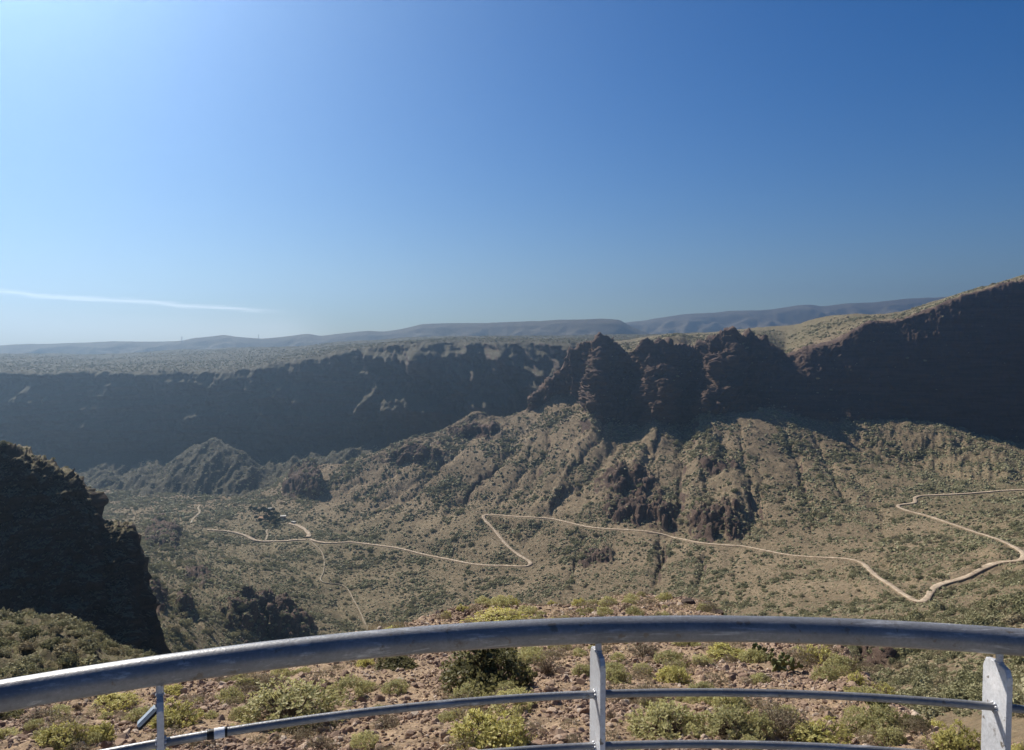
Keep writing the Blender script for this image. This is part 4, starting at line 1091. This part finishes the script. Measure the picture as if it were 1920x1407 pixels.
# ================================================================== viewing platform and railing
def metal_mat(name, k_, met):
    m_, nt, bs, out = new_mat(name)
    tc = nd(nt, 'ShaderNodeTexCoord')
    n1 = noise_n(nt, tc.outputs['Object'], 9.0, 6, 0.65); n2 = noise_n(nt, tc.outputs['Object'], 160.0, 4, 0.7); n3 = noise_n(nt, tc.outputs['Object'], 42.0, 3, 0.6)
    c = ramp(nt, n1.outputs['Fac'], [(0.3, (0.2 * k_, 0.205 * k_, 0.215 * k_)), (0.55, (0.27 * k_, 0.275 * k_, 0.285 * k_)), (0.75, (0.34 * k_, 0.34 * k_, 0.345 * k_))]).outputs[0]
    mps = nd(nt, 'ShaderNodeMapping'); nt.links.new(tc.outputs['Object'], mps.inputs[0]); mps.inputs['Scale'].default_value = (6, 60, 90); n5 = noise_n(nt, mps.outputs[0], 1.0, 5, 0.7)
    c = mix(nt, ramp(nt, n5.outputs['Fac'], [(0.56, (0, 0, 0)), (0.70, (0.75, 0.75, 0.75))]).outputs[0], c, (0.52, 0.52, 0.52))
    n6 = noise_n(nt, tc.outputs['Object'], 14.0, 7, 0.75)
    c = mix(nt, ramp(nt, n6.outputs['Fac'], [(0.60, (0, 0, 0)), (0.68, (0.8, 0.8, 0.8))]).outputs[0], c, (0.12, 0.10, 0.085))
    sp = ramp(nt, n3.outputs['Fac'], [(0.64, (0, 0, 0)), (0.69, (1, 1, 1))]).outputs[0]
    c = mix(nt, sp, c, (0.16, 0.14, 0.12))
    gr_ = ramp(nt, n2.outputs['Fac'], [(0.3, (0.8, 0.8, 0.8)), (0.7, (1.1, 1.1, 1.1))]).outputs[0]
    c = mix(nt, 1.0, c, gr_, 'MULTIPLY')
    nt.links.new(c, bs.inputs['Base Color'])
    bs.inputs['Metallic'].default_value = 0.3; bs.inputs['Roughness'].default_value = 0.40
    bp = nd(nt, 'ShaderNodeBump', i_0=0.5); bp.inputs['Distance'].default_value = 0.0012
    nt.links.new(n2.outputs['Fac'], bp.inputs['Height']); nt.links.new(bp.outputs[0], bs.inputs['Normal'])
    bs.inputs['Metallic'].default_value = met
    return m_
M['metal'] = metal_mat('painted_galvanised_metal', 0.8, 0.3)
M['plate'] = metal_mat('galvanised_plate', 2.1, 0.1)
M['concrete'] = simple_mat('concrete', (0.30, 0.29, 0.27), (0.42, 0.40, 0.37), 4.0)

ZR = -0.53
rp = []
for x_, y_ in ((0, 1305), (240, 1267), (480, 1231), (700, 1209), (900, 1194), (1120, 1182), (1280, 1178.5), (1500, 1180), (1700, 1190), (1920, 1206)):
    m_ = float(slope_of(np.array(y_))); D_ = -ZR / m_
    rp.append((float(unproj(x_, y_, D_)[0]), D_))
rp = np.array(rp)
A_ = np.c_[2 * rp[:, 0], 2 * rp[:, 1], np.ones(len(rp))]
sol = np.linalg.lstsq(A_, (rp ** 2).sum(1), rcond=None)[0]
xc, yc_, R_ = sol[0], sol[1], math.sqrt(sol[2] + sol[0] ** 2 + sol[1] ** 2)
print('rail circle', xc, yc_, R_, 'err', np.abs(np.hypot(rp[:, 0] - xc, rp[:, 1] - yc_) - R_).max())
an0 = math.atan2(rp[0, 1] - yc_, rp[0, 0] - xc); an1 = math.atan2(rp[-1, 1] - yc_, rp[-1, 0] - xc)
lo, hi = an1 - 1.0 / R_, an0 + 1.0 / R_
def tube_arc(r, z, a0, a1, n=160, seg=20, dents=0.0):
    bm = bmesh.new(); prev = None
    for i in range(n + 1):
        a_ = a0 + (a1 - a0) * i / n
        ring = []
        for k in range(seg):
            b_ = 2 * PI * k / seg; rr = r * (1 + dents * float(pnoise(a_ * 25, math.cos(b_) * 2, math.sin(b_) * 2)))
            q = R_ + rr * math.cos(b_)
            ring.append(bm.verts.new((xc + q * math.cos(a_), yc_ + q * math.sin(a_), z + rr * math.sin(b_))))
        if prev:
            for k in range(seg): bm.faces.new((prev[k], prev[(k + 1) % seg], ring[(k + 1) % seg], ring[k]))
        else: bm.faces.new(ring)
        prev = ring
    bm.faces.new(prev[::-1])
    return bm
rl_ = empty('railing', (xc + R_ * math.cos(PI / 2), yc_ + R_, -1.62))
tag(rl_, 'curved grey metal railing of the viewpoint, with a thick round top rail', 'railing')
def rail_part(name, bm, smooth=True):
    o = bm_obj(name, bm, M['plate' if name == 'post' else 'metal'], None, smooth); o.parent = rl_; o.matrix_parent_inverse = Matrix.Translation(-rl_.location); return o
rail_part('top_rail', tube_arc(0.0235, ZR, lo, hi, 220, 28, 0.010))
for z_ in (-0.650, -0.748, -0.866, -0.984, -1.102, -1.220, -1.338):
    rail_part('middle_rail' if z_ > -0.7 else 'lower_rail', tube_arc(0.0072, z_, lo, hi, 160, 12, 0.012))
def ang_of(px_, py_):
    m_ = float(slope_of(np.array(py_))); D_ = -ZR / m_; x_ = float(unproj(px_, py_, D_)[0])
    return math.atan2(D_ - yc_, x_ - xc)
def post(a_, turn=0.0, wid=0.085):
    th = 0.005
    bm = bmesh.new()
    # plate outline in (radial, z): rounded upper corners
    ol = [(-wid / 2, -1.62), (wid / 2, -1.62), (wid / 2, -0.583), (wid / 2 - 0.006, -0.571), (wid / 2 - 0.02, -0.568), (-wid / 2 + 0.02, -0.568), (-wid / 2 + 0.006, -0.571), (-wid / 2, -0.583)]
    for sgn in (-1, 1):
        pass
    fr_ = [bm.verts.new((q[0], -th, q[1])) for q in ol]; bk = [bm.verts.new((q[0], th, q[1])) for q in ol]
    bm.faces.new(fr_); bm.faces.new(bk[::-1])
    for k in range(len(ol)): bm.faces.new((fr_[k], bk[k], bk[(k + 1) % len(ol)], fr_[(k + 1) % len(ol)]))
    # pin that carries the top rail, and the flange at the foot
    for k in range(10):
        pass
    g = bmesh.ops.create_cone(bm, cap_ends=True, segments=12, radius1=0.006, radius2=0.006, depth=0.034)
    bmesh.ops.translate(bm, verts=g['verts'], vec=(-0.004, 0, -0.5535))
    box_bm(bm, -0.06, 0.06, -0.045, 0.045, -1.62, -1.608)
    bmesh.ops.bevel(bm, geom=[e for e in bm.edges if e.is_manifold and e.calc_face_angle(0) > 1.2 and min(v.co.z for v in e.verts) > -1.5 and abs(e.verts[0].co.y) > 0.004], offset=0.0014, segments=2, affect='EDGES')
    for z_ in (-0.650, -0.748, -0.866, -0.984, -1.102, -1.220, -1.338):      # weld beads where the rods pass through
        for sg in (-1, 1):
            for k in range(9):
                an = k * 2 * PI / 9; g = bmesh.ops.create_icosphere(bm, subdivisions=1, radius=0.0026 + 0.0007 * math.sin(k * 5.1 + z_ * 40))
                bmesh.ops.translate(bm, verts=g['verts'], vec=(0.0082 * math.cos(an), sg * (th + 0.0008), z_ + 0.0082 * math.sin(an)))
    for k in range(8):
        an = k * 2 * PI / 8; g = bmesh.ops.create_icosphere(bm, subdivisions=1, radius=0.0026)
        bmesh.ops.translate(bm, verts=g['verts'], vec=(-0.004 + 0.007 * math.cos(an), 0.005 * math.sin(an), -0.5675))
    bmesh.ops.transform(bm, matrix=Matrix.Translation((xc + R_ * math.cos(a_), yc_ + R_ * math.sin(a_), 0)) @ Matrix.Rotation(a_ + turn, 4, 'Z'), verts=bm.verts)
    return rail_part('post', bm, False)
pa = [ang_of(299, 1258), ang_of(1121, 1182), ang_of(1874, 1203)]
for a_, az_ in zip(pa, PT): post(a_, PI / 2 - math.radians(az_) - a_, 0.068)
print('radial az', [90 - math.degrees(q) for q in pa])
post(pa[0] + (pa[0] - pa[1]), 0, 0.068); post(pa[2] - (pa[1] - pa[2]), 0, 0.068)

# little tag hanging at the left post and a sticker band on the middle rail
M['blue'] = simple_mat('tag_plate', (0.30, 0.36, 0.42), (0.42, 0.48, 0.54), 60.0, rough=0.35, spec=0.5)
M['black'] = simple_mat('black_plastic', (0.015, 0.015, 0.017), (0.03, 0.03, 0.032), 30.0, rough=0.5)
M['label'] = simple_mat('label_paper', (0.60, 0.62, 0.66), (0.78, 0.79, 0.80), 160.0, rough=0.6)
a_ = pa[0]; R2 = R_ + 0.012
px0 = Vector((xc + R2 * math.cos(a_), yc_ + R2 * math.sin(a_), -0.585))
tg = empty('tag', px0); tag(tg, 'small blue-grey tag hanging tilted from the left railing post', 'tag')
rot = Matrix.Rotation(a_ - PI / 2, 4, 'Z') @ Matrix.Rotation(-0.75, 4, 'Y')
def tag_part(nm, dims, off_, mat):
    bm = bmesh.new(); box_bm(bm, -dims[0] / 2, dims[0] / 2, -dims[1] / 2, dims[1] / 2, -dims[2] / 2, dims[2] / 2)
    bmesh.ops.bevel(bm, geom=bm.edges[:], offset=0.0012, segments=2, affect='EDGES')
    bmesh.ops.transform(bm, matrix=rot @ Matrix.Translation(off_), verts=bm.verts)
    return bm_obj(nm, bm, M[mat], tg)
tag_part('tag_plate', (0.036, 0.016, 0.006), (-0.027, -0.008, -0.0), 'blue')
tag_part('tag_frame', (0.042, 0.019, 0.004), (-0.027, -0.006, -0.0052), 'black')
tag_part('tag_strap', (0.016, 0.005, 0.004), (-0.002, -0.004, 0.0), 'black')
def band(nm, a0, a1, r, mat, parent=None):
    bm = tube_arc(r, -0.650, a0, a1, 10, 16)
    return bm_obj(nm, bm, M[mat], parent, True)
b0 = ang_of(386, 1247); b1 = ang_of(424, 1241)
bd = band('sticker', b1, b0, 0.0082, 'black'); tag(bd, 'black sticker band with a pale label wrapped round the middle rail', 'sticker')
lbm = band('sticker_label', b1 + (b0 - b1) * 0.12, b1 + (b0 - b1) * 0.66, 0.0086, 'label', bd)

# platform deck under the viewer
bm = bmesh.new(); n = 48; ring0 = []; ring1 = []
for i in range(n + 1):
    t_ = lo + (hi - lo) * i / n
    ring0.append(bm.verts.new((xc + (R_ + 0.12) * math.cos(t_), yc_ + (R_ + 0.12) * math.sin(t_), -1.62)))
ring0 += [bm.verts.new((ring0[-1].co.x - 1.0, -6, -1.62)), bm.verts.new((ring0[0].co.x + 1.0, -6, -1.62))]
f_ = bm.faces.new(ring0); ex = bmesh.ops.extrude_face_region(bm, geom=[f_])
bmesh.ops.translate(bm, verts=[v for v in ex['geom'] if isinstance(v, bmesh.types.BMVert)], vec=(0, 0, -1.6))
tag(bm_obj('viewing_platform', bm, M['concrete']), kind='structure')

# ================================================================== haze, sky, sun, camera
SUN_AZ, SUN_EL = math.radians(-38), math.radians(39.5)
bm = bmesh.new(); box_bm(bm, -8800, 8800, -8800, 8800, -276.5, 580)
hz = bpy.data.materials.new('haze'); hz.use_nodes = True; nt = hz.node_tree; nt.nodes.clear()
out = nt.nodes.new('ShaderNodeOutputMaterial'); pv = nt.nodes.new('ShaderNodeVolumePrincipled')
pv.inputs['Color'].default_value = HCOL; pv.inputs['Density'].default_value = HAZE; pv.inputs['Anisotropy'].default_value = ANI
pv.inputs['Density Attribute'].default_value = ''
nt.links.new(pv.outputs[0], out.inputs['Volume'])
ho = bm_obj('haze', bm, hz); tag(ho, kind='stuff')
ho['label'] = 'thin blue haze filling the air over the valley'; ho['category'] = 'haze'

w = bpy.data.worlds.new('World'); bpy.context.scene.world = w; w.use_nodes = True
nt = w.node_tree; nt.nodes.clear()
out = nt.nodes.new('ShaderNodeOutputWorld'); bg = nt.nodes.new('ShaderNodeBackground')
sky = nt.nodes.new('ShaderNodeTexSky'); sky.sky_type = 'NISHITA'; sky.sun_disc = False
sky.sun_elevation = SUN_EL; sky.sun_rotation = SUN_AZ; sky.altitude = 400; sky.air_density = AIR; sky.dust_density = DUST; sky.ozone_density = 3.0
# thin cirrus strips low in the sky
tc = nd(nt, 'ShaderNodeTexCoord'); sx = nd(nt, 'ShaderNodeSeparateXYZ'); nt.links.new(tc.outputs['Generated'], sx.inputs[0])
def mth(op, a, b=None, c=None):
    n_ = nd(nt, 'ShaderNodeMath', operation=op)
    for i, v in enumerate((a, b, c)):
        if v is None: continue
        if isinstance(v, (int, float)): n_.inputs[i].default_value = v
        else: nt.links.new(v, n_.inputs[i])
    return n_.outputs[0]
az = mth('ARCTAN2', sx.outputs[0], sx.outputs[1]); el = mth('ARCSINE', sx.outputs[2])
cv = nd(nt, 'ShaderNodeCombineXYZ'); nt.links.new(mth('MULTIPLY', az, 9.0), cv.inputs[0]); nt.links.new(mth('MULTIPLY', el, 110.0), cv.inputs[1])
cn = noise_n(nt, cv.outputs[0], 1.6, 6, 0.6)
def cloud_band(e0, slope, az0, azl, azr, thick, amt):
    cen = mth('MULTIPLY_ADD', mth('SUBTRACT', az, math.radians(az0)), slope, math.radians(e0))
    cen = mth('MULTIPLY_ADD', mth('SUBTRACT', cn.outputs['Fac'], 0.5), math.radians(0.9), cen)
    d_ = mth('DIVIDE', mth('SUBTRACT', el, cen), math.radians(thick))
    g_ = mth('EXPONENT', mth('MULTIPLY', mth('MULTIPLY', d_, d_), -1.0))
    mr1 = nd(nt, 'ShaderNodeMapRange', interpolation_type='SMOOTHSTEP', i_1=math.radians(azr), i_2=math.radians(azr - 5)); nt.links.new(az, mr1.inputs[0])
    mr2 = nd(nt, 'ShaderNodeMapRange', interpolation_type='SMOOTHSTEP', i_1=math.radians(azl), i_2=math.radians(azl + 5)); nt.links.new(az, mr2.inputs[0])
    return mth('MULTIPLY', mth('MULTIPLY', g_, amt), mth('MULTIPLY', mr1.outputs[0], mr2.outputs[0]))
cl1 = cloud_band(3.0, -0.055, -33, -70, -15.5, 0.14, 0.8)
cl2 = cloud_band(0.9, -0.03, -33, -75, -12, 1.5, 0.42)
cm = mth('MINIMUM', mth('ADD', cl1, cl2), 1.0)
hsv = nd(nt, 'ShaderNodeHueSaturation'); hsv.inputs['Saturation'].default_value = SAT; hsv.inputs['Value'].default_value = 0.90; hsv.inputs['Hue'].default_value = 0.511; nt.links.new(sky.outputs[0], hsv.inputs['Color'])
skc = mix(nt, cm, hsv.outputs[0], CLOUD)
nt.links.new(skc, bg.inputs[0]); bg.inputs[1].default_value = SKY
nt.links.new(bg.outputs[0], out.inputs[0])

sd = bpy.data.lights.new('sun', 'SUN'); sd.energy = SUN; sd.angle = math.radians(0.53); sd.color = (1.0, 0.92, 0.81)
so = bpy.data.objects.new('sun', sd); C.objects.link(so)
sv = Vector((math.sin(SUN_AZ) * math.cos(SUN_EL), math.cos(SUN_AZ) * math.cos(SUN_EL), math.sin(SUN_EL)))
so.rotation_euler = sv.to_track_quat('Z', 'Y').to_euler(); so.location = sv * 200

cam = bpy.data.cameras.new('camera'); co = bpy.data.objects.new('camera', cam); C.objects.link(co)
cam.sensor_width = 36; cam.sensor_fit = 'HORIZONTAL'; cam.lens = F / 1920 * 36; cam.clip_start = 0.05; cam.clip_end = 60000
co.location = (0, 0, 0); co.rotation_euler = (PI / 2 - TH, 0, 0)
sc = bpy.context.scene; sc.camera = co
sc.view_settings.view_transform = 'Standard'; sc.view_settings.look = 'None'; sc.view_settings.exposure = EXPO; sc.view_settings.gamma = 1
sc.cycles.use_denoising = True; sc.cycles.volume_bounces = 0; sc.cycles.max_bounces = 5; sc.cycles.diffuse_bounces = 2; sc.cycles.glossy_bounces = 2
sc.cycles.transparent_max_bounces = 8
